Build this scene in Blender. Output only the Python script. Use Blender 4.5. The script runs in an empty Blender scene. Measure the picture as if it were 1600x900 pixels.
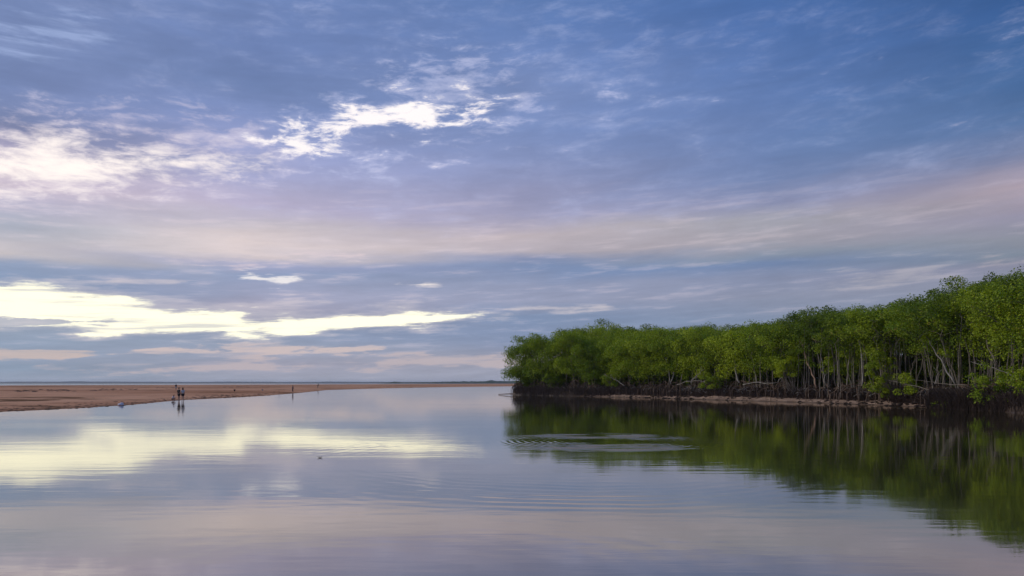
import bpy, bmesh, math, random
import numpy as np
from mathutils import Vector, Matrix, noise as mnoise

# ------------------------------------------------------------------ camera
scene = bpy.context.scene
COL = scene.collection
CAM_H = 2.2          # eye height above the water, metres
F = 1111.0           # focal length in pixels of a 1600 wide picture
HOR = 598.0          # row of the horizon
cam_data = bpy.data.cameras.new('camera')
cam = bpy.data.objects.new('camera', cam_data)
COL.objects.link(cam)
cam.location = (0, 0, CAM_H)
cam.rotation_euler = (math.radians(90), 0, 0)
cam_data.sensor_width = 36.0
cam_data.lens = 36.0 * F / 1600.0
cam_data.shift_y = (HOR - 450.0) / 1600.0
cam_data.clip_start = 0.1
cam_data.clip_end = 60000.0
scene.camera = cam

vs = scene.view_settings
vs.view_transform = 'Standard'
vs.look = 'None'
vs.exposure = 0.0
vs.gamma = 1.0
vs.use_curve_mapping = False
scene.cycles.volume_step_rate = 1.0
scene.cycles.max_bounces = 8
scene.cycles.transparent_max_bounces = 8

SUN_AZ = math.radians(-80.0)      # from straight ahead, negative is left
SUN_EL = math.radians(24.0)


def lin(c):
    out = []
    for v in c:
        v /= 255.0
        out.append(v / 12.92 if v <= 0.04045 else ((v + 0.055) / 1.055) ** 2.4)
    return tuple(out) + (1.0,)


class NT:
    """small helper to write node trees"""
    def __init__(self, tree):
        self.t = tree

    def n(self, kind, **props):
        nd = self.t.nodes.new(kind)
        for k, v in props.items():
            setattr(nd, k, v)
        return nd

    def link(self, a, b):
        self.t.links.new(a, b)

    def put(self, sock, v):
        if isinstance(v, bpy.types.NodeSocket):
            self.link(v, sock)
        else:
            sock.default_value = v

    def m(self, op, a, b=None, c=None, clamp=False):
        nd = self.n('ShaderNodeMath', operation=op, use_clamp=clamp)
        self.put(nd.inputs[0], a)
        if b is not None:
            self.put(nd.inputs[1], b)
        if c is not None:
            self.put(nd.inputs[2], c)
        return nd.outputs[0]

    def vm(self, op, a, b=None, scale=None):
        nd = self.n('ShaderNodeVectorMath', operation=op)
        self.put(nd.inputs[0], a)
        if b is not None:
            self.put(nd.inputs[1], b)
        if scale is not None:
            self.put(nd.inputs['Scale'], scale)
        return nd.outputs['Value'] if op in ('LENGTH', 'DISTANCE', 'DOT_PRODUCT') else nd.outputs[0]

    def xyz(self, x, y, z=0.0):
        nd = self.n('ShaderNodeCombineXYZ')
        for s, v in zip(nd.inputs, (x, y, z)):
            self.put(s, v)
        return nd.outputs[0]

    def sep(self, v):
        nd = self.n('ShaderNodeSeparateXYZ')
        self.link(v, nd.inputs[0])
        return nd.outputs

    def noise(self, vec, scale=1.0, detail=4.0, rough=0.5, dist=0.0, color=False):
        nd = self.n('ShaderNodeTexNoise')
        self.link(vec, nd.inputs['Vector'])
        self.put(nd.inputs['Scale'], scale)
        nd.inputs['Detail'].default_value = detail
        nd.inputs['Roughness'].default_value = rough
        nd.inputs['Distortion'].default_value = dist
        return nd.outputs['Color'] if color else nd.outputs['Fac']

    def mr(self, v, a, b, c=0.0, d=1.0, smooth=True):
        nd = self.n('ShaderNodeMapRange', interpolation_type='SMOOTHSTEP' if smooth else 'LINEAR')
        self.put(nd.inputs[0], v)
        for i, x in enumerate((a, b, c, d)):
            self.put(nd.inputs[1 + i], x)
        return nd.outputs[0]

    def mix(self, f, a, b, blend='MIX'):
        nd = self.n('ShaderNodeMix', data_type='RGBA', blend_type=blend)
        self.put(nd.inputs[0], f)
        self.put(nd.inputs[6], a)
        self.put(nd.inputs[7], b)
        return nd.outputs[2]

    def ramp(self, f, stops):
        nd = self.n('ShaderNodeValToRGB')
        self.link(f, nd.inputs[0])
        cr = nd.color_ramp
        stops = sorted(stops)
        cr.elements[0].position = stops[0][0]
        cr.elements[0].color = stops[0][1]
        cr.elements[1].position = stops[-1][0]
        cr.elements[1].color = stops[-1][1]
        for p, c in stops[1:-1]:
            e = cr.elements.new(p)
            e.color = c
        return nd.outputs[0]

    def curve(self, f, pts):
        nd = self.n('ShaderNodeFloatCurve')
        self.link(f, nd.inputs['Value'])
        cv = nd.mapping.curves[0]
        pts = sorted(pts)
        cv.points[0].location = pts[0]
        cv.points[1].location = pts[-1]
        for p in pts[1:-1]:
            cv.points.new(*p)
        for p in cv.points:
            p.handle_type = 'AUTO_CLAMPED'
        nd.mapping.update()
        return nd.outputs[0]


# ------------------------------------------------------------------ sky
def azel(px, py):
    a = math.atan2(px - 800.0, F)
    return a, math.atan((HOR - py) / F * math.cos(a))


ELMAX = 0.56
AZR = 0.80


def make_world():
    w = bpy.data.worlds.new('World')
    scene.world = w
    w.use_nodes = True
    t = w.node_tree
    t.nodes.clear()
    k = NT(t)
    tc = k.n('ShaderNodeTexCoord').outputs['Generated']
    d = k.vm('NORMALIZE', tc)
    sx, sy, sz = k.sep(d)
    sz = k.m('MAXIMUM', sz, 0.0)
    az = k.m('ARCTAN2', sx, sy)
    el = k.m('ARCSINE', sz)

    # cloud deck coordinates: where the view ray meets a flat layer of cloud
    inv = k.m('DIVIDE', 1.0, k.m('ADD', sz, 0.10))
    deck = k.xyz(k.m('MULTIPLY', sx, inv), k.m('MULTIPLY', sy, inv))
    deck_r = k.n('ShaderNodeVectorRotate', rotation_type='Z_AXIS')
    k.link(deck, deck_r.inputs['Vector'])
    deck_r.inputs['Angle'].default_value = math.radians(14)
    deck = deck_r.outputs[0]
    deckS = k.vm('MULTIPLY', deck, (1.0, 1.35, 1.0))

    # long streaks of the far cloud, on a cylinder so that it closes behind us
    hlen = k.m('MAXIMUM', k.m('SQRT', k.m('SUBTRACT', 1.0, k.m('MULTIPLY', sz, sz))), 0.02)
    cx = k.m('DIVIDE', sx, hlen)
    cy = k.m('DIVIDE', sy, hlen)
    tilt = k.m('MULTIPLY_ADD', cx, -0.05, el)
    cyl = k.xyz(k.m('MULTIPLY', cx, 1.0), k.m('MULTIPLY', cy, 1.0), k.m('MULTIPLY', tilt, 9.0))
    cyl2 = k.xyz(k.m('MULTIPLY', cx, 1.0), k.m('MULTIPLY', cy, 1.0), k.m('MULTIPLY', tilt, 5.0))

    nA = k.noise(deckS, 0.9, 5.0, 0.55)
    nB = k.noise(deckS, 3.2, 7.0, 0.60, 0.15)
    nC = k.noise(cyl, 3.2, 6.0, 0.58)
    nD = k.noise(cyl2, 9.0, 8.0, 0.66, 0.2)
    nE = k.noise(cyl, 11.0, 6.0, 0.6)

    cyl3 = k.xyz(cx, cy, k.m('MULTIPLY', tilt, 3.4))
    nF = k.noise(cyl3, 7.5, 8.0, 0.60, 0.3)
    nG = k.noise(cyl3, 19.0, 7.0, 0.64, 0.3)

    # elevation and azimuth pushed about by the cloud noise
    warp = k.m('ADD', k.m('MULTIPLY', k.m('SUBTRACT', nC, 0.5), 0.036),
               k.m('MULTIPLY', k.m('SUBTRACT', nD, 0.5), 0.012))
    grow = k.mr(el, 0.0, 0.16, 0.25, 1.0)
    elw = k.m('MULTIPLY_ADD', warp, grow, el)
    f_el = k.m('DIVIDE', elw, ELMAX, clamp=True)
    azw = k.m('MULTIPLY_ADD', k.m('SUBTRACT', nA, 0.5), 0.25, az)

    cols = {
        0: [(0, (112, 138, 190)), (60, (114, 139, 190)), (130, (110, 134, 184)), (180, (112, 132, 178)), (205, (122, 136, 178)),
            (225, (160, 163, 200)), (255, (190, 186, 212)), (285, (196, 190, 212)), (310, (178, 180, 208)), (345, (174, 177, 203)),
            (380, (193, 186, 203)), (400, (196, 187, 200)), (415, (150, 164, 192)), (440, (136, 156, 188)), (465, (150, 162, 188)), (515, (150, 163, 184)),
            (540, (148, 163, 186)), (570, (140, 156, 178)), (598, (152, 163, 182))],
        400: [(0, (104, 133, 189)), (70, (102, 130, 185)), (140, (104, 131, 183)), (180, (120, 143, 196)), (230, (145, 160, 208)),
              (280, (160, 168, 208)), (320, (174, 174, 206)), (350, (192, 184, 205)), (375, (222, 206, 216)), (398, (216, 201, 212)),
              (413, (160, 165, 195)), (430, (146, 160, 192)), (455, (160, 165, 192)), (480, (170, 168, 190)), (515, (148, 160, 186)),
              (540, (152, 162, 184)), (570, (164, 164, 182)), (598, (164, 168, 184))],
        800: [(0, (88, 124, 184)), (70, (98, 130, 188)), (140, (116, 143, 197)), (200, (117, 143, 196)), (250, (126, 146, 194)),
              (300, (142, 153, 194)), (335, (164, 164, 194)), (365, (192, 178, 194)), (390, (182, 172, 192)), (404, (142, 152, 184)),
              (420, (128, 147, 184)), (445, (150, 158, 186)), (470, (154, 160, 186)), (495, (130, 148, 180)), (530, (134, 148, 178)),
              (560, (158, 160, 178)), (598, (158, 162, 180))],
        1200: [(0, (72, 110, 170)), (70, (82, 118, 177)), (150, (95, 126, 180)), (220, (104, 131, 180)), (280, (114, 136, 180)),
               (315, (136, 146, 180)), (345, (158, 156, 178)), (375, (160, 155, 176)), (396, (134, 143, 172)), (412, (116, 136, 172)),
               (435, (136, 145, 172)), (465, (140, 147, 170)), (500, (130, 144, 170)), (550, (140, 148, 170)), (598, (150, 156, 172))],
        1600: [(0, (52, 92, 148)), (60, (60, 101, 156)), (130, (70, 109, 161)), (190, (86, 119, 166)), (230, (110, 129, 168)),
               (262, (146, 147, 172)), (295, (168, 159, 174)), (330, (152, 149, 170)), (365, (138, 140, 164)), (390, (126, 135, 162)),
               (408, (140, 142, 162)), (440, (140, 145, 165)), (500, (132, 142, 164)), (598, (146, 152, 168))],
    }
    ramps = []
    for px in sorted(cols):
        stops = []
        for py, c in cols[px]:
            a, e = azel(px, py)
            if 340 <= py <= 400:
                c = (c[0] + 2, c[1] + 4, c[2] - 6)
            if py < 330:
                c = (c[0] + 9, c[1] + 2, c[2] - 4) if px < 1000 else (c[0] + 4, c[1], c[2] - 2)
            stops.append((min(1.0, max(0.0, e / ELMAX)), lin(c)))
        ramps.append((azel(px, 300)[0], k.ramp(f_el, stops)))
    col = ramps[0][1]
    for i in range(1, len(ramps)):
        f = k.mr(azw, ramps[i - 1][0], ramps[i][0], smooth=False)
        col = k.mix(f, col, ramps[i][1])
    # all round the rest of the horizon the same cloud deck goes on
    back = k.mr(k.m('ABSOLUTE', az), 0.9, 2.4)
    col = k.mix(back, col, ramps[2][1])

    # broad light and shade of the deck
    amt = k.mr(el, 0.02, 0.30, 0.35, 1.0)
    lum = k.m('ADD', k.m('MULTIPLY', k.m('SUBTRACT', nA, 0.5), 0.40), k.m('MULTIPLY', k.m('SUBTRACT', nF, 0.5), 0.40))
    lum = k.m('MULTIPLY_ADD', lum, amt, 1.0)
    lum = k.m('ADD', lum, k.m('MULTIPLY', k.m('SUBTRACT', nE, 0.5), k.mr(el, 0.0, 0.30, 0.50, 0.16)))
    col = k.vm('SCALE', col, scale=lum)

    # thin rippled patches letting light through, strongest nearer the glow
    high = k.mr(el, 0.17, 0.26)
    ripple = k.m('MULTIPLY', k.mr(nG, 0.40, 0.78), k.mr(nF, 0.40, 0.66))
    near = k.m('MULTIPLY', k.mr(az, -0.30, 0.75, 0.44, 0.16, smooth=False), k.mr(az, -0.62, -0.20, 0.35, 1.0))
    col = k.mix(k.m('MULTIPLY', k.m('MULTIPLY', ripple, high), near), col, lin((196, 204, 240)))
    # fine lilac streaks lower down
    low = k.m('MULTIPLY', k.mr(el, 0.02, 0.06), k.mr(el, 0.30, 0.20))
    st = k.m('MULTIPLY', k.mr(nE, 0.52, 0.70), low)
    col = k.mix(k.m('MULTIPLY', st, k.mr(az, -0.6, 0.6, 0.34, 0.12, smooth=False)), col, lin((226, 210, 216)))

    # openings in the deck
    f_az = k.mr(az, -AZR, AZR, smooth=False)
    rag = k.m('ADD', k.m('MULTIPLY', k.m('SUBTRACT', nF, 0.5), 0.8), k.m('MULTIPLY', k.m('SUBTRACT', nG, 0.5), 1.5))
    ragS = k.m('ADD', k.m('MULTIPLY', k.m('SUBTRACT', nE, 0.5), 1.2), k.m('MULTIPLY', k.m('SUBTRACT', nD, 0.5), 1.2))

    def band(pts, soft, ragged, noise_s):
        top, bot = [], []
        for px, a, b in pts:
            A, e1 = azel(px, a)
            _, e0 = azel(px, b)
            x = (A + AZR) / (2 * AZR)
            top.append((x, e1 / 0.5))
            bot.append((x, e0 / 0.5))
        for lst, off in ((top, -0.10), (bot, 0.10)):
            e_l, e_r = lst[0], lst[-1]
            lst.insert(0, (max(0.001, e_l[0] - 0.05), min(1.0, max(0.0, e_l[1] + off))))
            lst.insert(0, (0.0, min(1.0, max(0.0, e_l[1] + off))))
            lst.append((min(0.999, e_r[0] + 0.05), min(1.0, max(0.0, e_r[1] + off))))
            lst.append((1.0, min(1.0, max(0.0, e_r[1] + off))))
        tp = k.m('MULTIPLY', k.curve(f_az, top), 0.5)
        bt = k.m('MULTIPLY', k.curve(f_az, bot), 0.5)
        s = k.m('MINIMUM', k.m('SUBTRACT', tp, el), k.m('SUBTRACT', el, bt))
        s = k.m('MULTIPLY_ADD', noise_s, ragged, s)
        s = k.m('MINIMUM', s, k.m('MULTIPLY_ADD', k.m('ABSOLUTE', az), -0.5, 0.40))
        return k.mr(s, -soft, soft)

    # haze of light round the two upper openings
    gA0 = band([(-60, 222, 276), (0, 218, 276), (100, 214, 276), (200, 206, 274), (300, 206, 268), (380, 212, 260), (430, 225, 248), (460, 238, 238)], 0.030, 0.16, rag)
    col = k.mix(k.m('MULTIPLY', gA0, 0.45), col, lin((226, 214, 228)))
    gB0 = band([(430, 218, 222), (470, 196, 224), (560, 166, 210), (650, 135, 196), (720, 112, 196), (780, 128, 176), (820, 150, 160)], 0.030, 0.18, rag)
    col = k.mix(k.m('MULTIPLY', gB0, 0.40), col, lin((205, 208, 238)))
    gA = band([(-40, 232, 276), (0, 232, 276), (50, 229, 275), (100, 229, 274), (150, 232, 272), (200, 236, 270), (250, 241, 267), (300, 247, 262), (350, 252, 255), (400, 254, 252)], 0.024, 0.070, rag)
    col = k.mix(gA, col, (1.10, 1.00, 0.94, 1))
    gB = band([(430, 222, 216), (452, 216, 222), (500, 205, 214), (550, 189, 200), (600, 178, 189), (650, 176, 186), (700, 170, 189), (735, 161, 171), (770, 160, 163)], 0.016, 0.125, rag)
    col = k.mix(gB, col, (1.05, 0.98, 0.98, 1))
    # long opening low on the left
    gC0 = band([(-60, 438, 522), (0, 440, 522), (100, 444, 524), (200, 456, 526), (300, 472, 530), (500, 480, 527), (650, 480, 516), (760, 486, 500), (800, 490, 494)], 0.008, 0.050, ragS)
    col = k.mix(k.m('MULTIPLY', gC0, 0.35), col, lin((214, 205, 208)))
    gC = band([(-80, 458, 510), (0, 455, 510), (50, 450, 512), (100, 456, 514), (150, 465, 516), (200, 470, 516), (250, 482, 519), (300, 488, 521), (400, 494, 522),
               (500, 493, 516), (600, 492, 511), (650, 491, 506), (700, 490, 500), (735, 491, 494), (765, 493, 492)], 0.0050, 0.036, ragS)
    gX = band([(-80, 499, 513), (0, 500, 512), (50, 500, 508), (100, 498, 507), (150, 501, 505), (180, 503, 503)], 0.0016, 0.022, ragS)
    gC = k.m('MULTIPLY', gC, k.m('SUBTRACT', 1.0, k.m('MULTIPLY', gX, 0.92)))
    nS = k.noise(k.xyz(k.m('MULTIPLY', cx, 2.0), k.m('MULTIPLY', cy, 2.0), k.m('MULTIPLY', tilt, 40.0)), 2.6, 6.0, 0.62, 0.2)
    gC = k.m('MULTIPLY', gC, k.m('SUBTRACT', 1.0, k.mr(nS, 0.52, 0.70, 0.0, 0.62)))
    col = k.mix(gC, col, (1.22, 1.17, 0.90, 1))
    small = [([(390, 433, 435), (425, 430, 442), (470, 434, 436)], 0.0025, 0.010, (0.90, 0.86, 0.86, 1), 0.9),
             ([(612, 444, 444), (626, 442, 447), (682, 442, 446), (692, 444, 444)], 0.0018, 0.004, (0.98, 0.88, 0.82, 1), 0.95),
             ([(800, 483, 483), (840, 481, 484), (900, 479, 484), (960, 481, 481)], 0.003, 0.006, (0.66, 0.60, 0.62, 1), 0.6),
             ([(1290, 446, 446), (1340, 434, 444), (1440, 416, 432), (1470, 414, 416)], 0.007, 0.012, (0.45, 0.43, 0.48, 1), 0.55),
             ([(1530, 412, 413), (1560, 406, 414), (1620, 403, 410)], 0.004, 0.007, (0.55, 0.48, 0.50, 1), 0.6),
             ([(195, 553, 552), (300, 545, 552), (400, 541, 551), (500, 543, 548), (590, 546, 546)], 0.0022, 0.010, (0.66, 0.54, 0.52, 1), 0.85),
             ([(90, 576, 576), (250, 571, 577), (400, 567, 575), (600, 562, 571), (800, 556, 570), (900, 560, 564)], 0.0035, 0.012, (0.54, 0.46, 0.48, 1), 0.8),
             ([(-60, 549, 554), (0, 547, 554), (100, 546, 553), (142, 550, 550)], 0.002, 0.006, (0.62, 0.50, 0.46, 1), 0.8),
             ([(190, 440, 440), (230, 436, 442), (275, 438, 441)], 0.003, 0.006, (0.64, 0.58, 0.62, 1), 0.6),
             ([(20, 55, 60), (90, 46, 66), (140, 52, 60)], 0.012, 0.02, (0.40, 0.50, 0.78, 1), 0.55),
             ([(260, 403, 403), (330, 399, 406), (480, 396, 404), (560, 398, 399)], 0.004, 0.010, (0.80, 0.66, 0.68, 1), 0.6)]
    for pts, soft, rg, c, a in small:
        g = k.m('MULTIPLY', band(pts, soft * 1.6, rg * 4.5, ragS), k.m('SUBTRACT', 1.0, k.mr(nS, 0.46, 0.62, 0.0, 0.75)))
        col = k.mix(k.m('MULTIPLY', g, a), col, c)

    # blue sky above the deck shows faintly through the thin places
    sky = k.n('ShaderNodeTexSky', sky_type='NISHITA', sun_disc=False)
    sky.sun_elevation = SUN_EL
    sky.sun_rotation = SUN_AZ
    sky.air_density = 1.0
    sky.dust_density = 1.5
    cloud10 = k.vm('SCALE', col, scale=10.0)
    thin = k.m('MULTIPLY', k.mr(nA, 0.50, 0.75), k.mr(el, 0.15, 0.5, 0.0, 0.12))
    final = k.mix(thin, cloud10, sky.outputs[0])
    bg = k.n('ShaderNodeBackground')
    k.link(final, bg.inputs[0])
    bg.inputs[1].default_value = 0.1
    out = k.n('ShaderNodeOutputWorld')
    k.link(bg.outputs[0], out.inputs[0])
    w.cycles.sampling_method = 'MANUAL'
    w.cycles.sample_map_resolution = 512


make_world()

sun_data = bpy.data.lights.new('sun', 'SUN')
sun_data.energy = 1.5
sun_data.angle = math.radians(14)
sun_data.color = (1.0, 0.93, 0.82)
sun = bpy.data.objects.new('sun', sun_data)
COL.objects.link(sun)
sdir = Vector((math.sin(SUN_AZ) * math.cos(SUN_EL), math.cos(SUN_AZ) * math.cos(SUN_EL), math.sin(SUN_EL)))
sun.rotation_euler = sdir.to_track_quat('Z', 'Y').to_euler()
sun.location = (-30, 20, 40)

# ------------------------------------------------------------------ helpers
def G(px, py, z=0.0):
    """world point at height z seen at a pixel of the photograph"""
    y = (CAM_H - z) * F / (py - HOR)
    return Vector(((px - 800.0) / F * y, y, z))


def AT(px, Y, z=0.0):
    return Vector(((px - 800.0) / F * Y, Y, z))


def mat(name):
    m = bpy.data.materials.new(name)
    m.use_nodes = True
    m.node_tree.nodes.clear()
    return m, NT(m.node_tree)


def finish(k, shader):
    o = k.n('ShaderNodeOutputMaterial')
    k.link(shader, o.inputs['Surface'])


def principled(k, color, rough=0.8, normal=None, spec=0.3):
    p = k.n('ShaderNodeBsdfPrincipled')
    k.put(p.inputs['Base Color'], color)
    k.put(p.inputs['Roughness'], rough)
    p.inputs['Specular IOR Level'].default_value = spec
    if normal is not None:
        k.link(normal, p.inputs['Normal'])
    return p.outputs[0]


def bump(k, h, strength=1.0, dist=1.0):
    b = k.n('ShaderNodeBump')
    k.link(h, b.inputs['Height'])
    b.inputs['Strength'].default_value = strength
    b.inputs['Distance'].default_value = dist
    return b.outputs[0]


def mesh_obj(name, V, Fc, m, parent=None, smooth=False, kind=None, mats=None, fmat=None):
    me = bpy.data.meshes.new(name)
    me.from_pydata([tuple(v) for v in V], [], Fc)
    if mats:
        for mm in mats:
            me.materials.append(mm)
        me.polygons.foreach_set('material_index', fmat)
    elif m is not None:
        me.materials.append(m)
    if smooth:
        me.polygons.foreach_set('use_smooth', [True] * len(me.polygons))
    me.update()
    o = bpy.data.objects.new(name, me)
    COL.objects.link(o)
    if parent is not None:
        o.parent = parent
    if kind:
        o['kind'] = kind
    return o


def tag(o, label, cat, group=None):
    o['label'] = label
    o['category'] = cat
    if group:
        o['group'] = group
    return o


def empty(name, loc=(0, 0, 0)):
    o = bpy.data.objects.new(name, None)
    COL.objects.link(o)
    o.location = loc
    o.empty_display_size = 0.3
    return o


def tube(V, Fc, pts, radii, n=5, cap=True):
    """tapered tube along a polyline"""
    base = len(V)
    pts = [Vector(p) for p in pts]
    up = None
    for i, p in enumerate(pts):
        if i == 0:
            t = pts[1] - pts[0]
        elif i == len(pts) - 1:
            t = pts[-1] - pts[-2]
        else:
            t = pts[i + 1] - pts[i - 1]
        t.normalize()
        if up is None:
            up = Vector((1, 0, 0)) if abs(t.x) < 0.8 else Vector((0, 1, 0))
        a = t.cross(up)
        if a.length < 1e-5:
            a = t.orthogonal()
        a.normalize()
        b = t.cross(a)
        up = b.cross(t) * -1 if False else up
        for j in range(n):
            ang = 2 * math.pi * j / n
            V.append(p + (a * math.cos(ang) + b * math.sin(ang)) * radii[i])
    for i in range(len(pts) - 1):
        for j in range(n):
            j2 = (j + 1) % n
            Fc.append((base + i * n + j, base + i * n + j2, base + (i + 1) * n + j2, base + (i + 1) * n + j))
    if cap:
        Fc.append(tuple(base + (len(pts) - 1) * n + j for j in range(n)))
        Fc.append(tuple(base + n - 1 - j for j in range(n)))


def fb(x, y, z=0.0, o=4):
    return mnoise.fractal(Vector((x, y, z)), 0.9, 2.0, o)


def interp(x, pts):
    xs = [p[0] for p in pts]
    ys = [p[1] for p in pts]
    return float(np.interp(x, xs, ys))


# ------------------------------------------------------------------ materials
def make_water():
    m, k = mat('estuary_water')
    pos = k.n('ShaderNodeNewGeometry').outputs['Position']
    px, py, pz = k.sep(pos)
    flat = k.xyz(px, py, 0.0)
    # rings spreading over the calm water
    TAU = 2 * math.pi

    def ring(cx, cy, r0, r1, lam, amp, soft):
        dv = k.vm('SUBTRACT', flat, (cx, cy, 0.0))
        wob = k.noise(flat, 0.25, 2.0, 0.5)
        r = k.m('MULTIPLY_ADD', wob, lam * 2.6, k.vm('LENGTH', dv))
        win = k.m('MULTIPLY', k.mr(r, r0 - soft, r0 + soft), k.mr(r, r1 + soft, r1 - soft))
        wv = k.m('SINE', k.m('MULTIPLY', r, TAU / lam))
        return k.m('MULTIPLY', k.m('MULTIPLY', wv, win), amp)
    patch = k.mr(k.noise(flat, 0.11, 2.0, 0.5), 0.40, 0.62)
    h = ring(1.6, 20.8, 6.6, 8.9, 0.46, 0.00085, 1.6)
    h = k.m('MULTIPLY', h, k.m('MULTIPLY', k.m('MULTIPLY_ADD', patch, 0.9, 0.25), k.mr(py, 15.0, 24.0, 1.0, 0.35)))
    h = k.m('ADD', h, k.m('MULTIPLY', ring(3.5, 26.8, 1.7, 4.3, 0.27, 0.0030, 0.9), k.m('MULTIPLY_ADD', k.mr(k.noise(k.vm('MULTIPLY', flat, (0.5, 1.6, 1.0)), 0.9, 2.0, 0.5), 0.35, 0.6), 0.9, 0.25)))
    h = k.m('ADD', h, k.m('MULTIPLY', ring(-1.0, 8.0, 2.0, 4.5, 0.55, 0.0006, 1.5), patch))
    # light breath of wind
    st = k.vm('MULTIPLY', flat, (0.28, 1.0, 1.0))
    n1 = k.noise(st, 0.9, 2.0, 0.5)
    n2 = k.noise(st, 3.2, 3.0, 0.5)
    n3 = k.noise(st, 0.22, 2.0, 0.5)
    far = k.mr(py, 1200.0, 1700.0, smooth=False)
    h = k.m('ADD', h, k.m('MULTIPLY', k.m('SUBTRACT', n1, 0.5), k.m('MULTIPLY_ADD', n3, 0.006, 0.001)))
    h = k.m('ADD', h, k.m('MULTIPLY', k.m('SUBTRACT', n2, 0.5), k.m('MULTIPLY_ADD', far, 0.05, 0.0016)))
    nrm = bump(k, h)
    fr = k.n('ShaderNodeFresnel')
    fr.inputs['IOR'].default_value = 1.33
    k.link(nrm, fr.inputs['Normal'])
    fac = k.m('POWER', fr.outputs[0], 0.42)
    fac = k.m('MULTIPLY', k.m('MINIMUM', fac, 0.97), k.m('MULTIPLY_ADD', far, -0.55, 1.0))
    df = k.n('ShaderNodeBsdfDiffuse')
    murk = k.mix(k.noise(flat, 0.05, 2.0), (0.060, 0.050, 0.022, 1), (0.046, 0.044, 0.024, 1))
    k.put(df.inputs['Color'], k.mix(far, murk, (0.020, 0.045, 0.075, 1)))
    gl = k.n('ShaderNodeBsdfGlossy')
    gl.inputs['Color'].default_value = (0.96, 0.94, 0.90, 1)
    k.put(gl.inputs['Roughness'], k.m('MULTIPLY_ADD', k.mr(n3, 0.35, 0.65), 0.03, 0.035))
    k.link(nrm, gl.inputs['Normal'])
    mx = k.n('ShaderNodeMixShader')
    k.link(fac, mx.inputs[0])
    k.link(df.outputs[0], mx.inputs[1])
    k.link(gl.outputs[0], mx.inputs[2])
    finish(k, mx.outputs[0])
    return m


def make_sand():
    m, k = mat('tidal_sand')
    pos = k.n('ShaderNodeNewGeometry').outputs['Position']
    x, y, z = k.sep(pos)
    a = k.noise(k.vm('MULTIPLY', pos, (0.018, 0.030, 1.0)), 1.0, 6.0, 0.65)
    b = k.noise(k.vm('MULTIPLY', pos, (0.35, 0.12, 1.0)), 1.0, 6.0, 0.65)
    c = k.noise(k.vm('MULTIPLY', pos, (0.028, 0.040, 1.0)), 1.0, 7.0, 0.70, 0.8)
    col = k.mix(k.mr(a, 0.38, 0.62), (0.50, 0.240, 0.130, 1), (0.74, 0.390, 0.225, 1))
    col = k.mix(k.m('MULTIPLY', k.mr(b, 0.5, 0.75), 0.5), col, (0.25, 0.105, 0.046, 1))
    # weed and dark silt lying in streaks
    col = k.mix(k.m('MULTIPLY', k.mr(c, 0.53, 0.62), k.mr(b, 0.40, 0.56, 0.25, 0.92)), col, (0.105, 0.062, 0.030, 1))
    wet = k.mr(k.m('MULTIPLY_ADD', k.m('SUBTRACT', b, 0.5), 0.05, z), 0.0, 0.07, 1.0, 0.0)
    col = k.mix(k.m('MULTIPLY', wet, 0.55), col, (0.15, 0.085, 0.055, 1))
    rough = k.mr(wet, 0.0, 1.0, 0.92, 0.32, smooth=False)
    h = k.m('MULTIPLY', k.noise(k.vm('MULTIPLY', pos, (0.5, 0.9, 1.0)), 1.0, 5.0, 0.65), 0.22)
    finish(k, principled(k, col, rough, bump(k, h, 0.6), 0.0))
    return m


def make_mud():
    m, k = mat('bank_mud')
    pos = k.n('ShaderNodeNewGeometry').outputs['Position']
    x, y, z = k.sep(pos)
    a = k.noise(pos, 0.9, 5.0, 0.65)
    b = k.noise(pos, 4.5, 5.0, 0.65)
    col = k.mix(k.mr(a, 0.35, 0.65), (0.25, 0.160, 0.108, 1), (0.40, 0.270, 0.190, 1))
    col = k.mix(k.mr(b, 0.55, 0.75, 0.0, 0.6), col, (0.07, 0.045, 0.032, 1))
    # the upper bank is dark peaty mud with rotting leaves, the foot is washed sand
    at = k.n('ShaderNodeAttribute', attribute_name='sandy').outputs['Fac']
    peat = k.mr(k.m('MULTIPLY_ADD', k.m('SUBTRACT', a, 0.5), 0.35, z), 0.44, 0.62)
    peat = k.m('MAXIMUM', peat, k.mr(k.m('MULTIPLY_ADD', k.m('SUBTRACT', a, 0.5), 1.2, at), 0.15, 0.55, 1.0, 0.0))
    col = k.mix(peat, col, (0.048, 0.030, 0.020, 1))
    wet = k.mr(z, 0.02, 0.12, 1.0, 0.0)
    col = k.mix(k.m('MULTIPLY', wet, 0.65), col, (0.060, 0.040, 0.028, 1))
    h = k.m('ADD', k.m('MULTIPLY', a, 0.08), k.m('MULTIPLY', b, 0.03))
    finish(k, principled(k, col, k.mr(wet, 0, 1, 0.9, 0.35), bump(k, h, 0.9), 0.3))
    return m


def make_bark(name, c1, c2, c3):
    m, k = mat(name)
    pos = k.n('ShaderNodeTexCoord').outputs['Object']
    oi = k.n('ShaderNodeObjectInfo').outputs['Random']
    a = k.noise(k.vm('MULTIPLY', pos, (2.0, 2.0, 0.7)), 1.3, 4.0, 0.6)
    b = k.noise(k.vm('MULTIPLY', pos, (9.0, 9.0, 2.2)), 1.0, 4.0, 0.6)
    col = k.mix(k.mr(a, 0.35, 0.65), c1, c2)
    col = k.mix(k.mr(b, 0.5, 0.7, 0.0, 0.8), col, c3)
    col = k.vm('SCALE', col, scale=k.mr(oi, 0, 1, 0.72, 1.25, smooth=False))
    finish(k, principled(k, col, 0.85, bump(k, k.m('MULTIPLY', b, 0.03), 0.7), 0.25))
    return m


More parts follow.
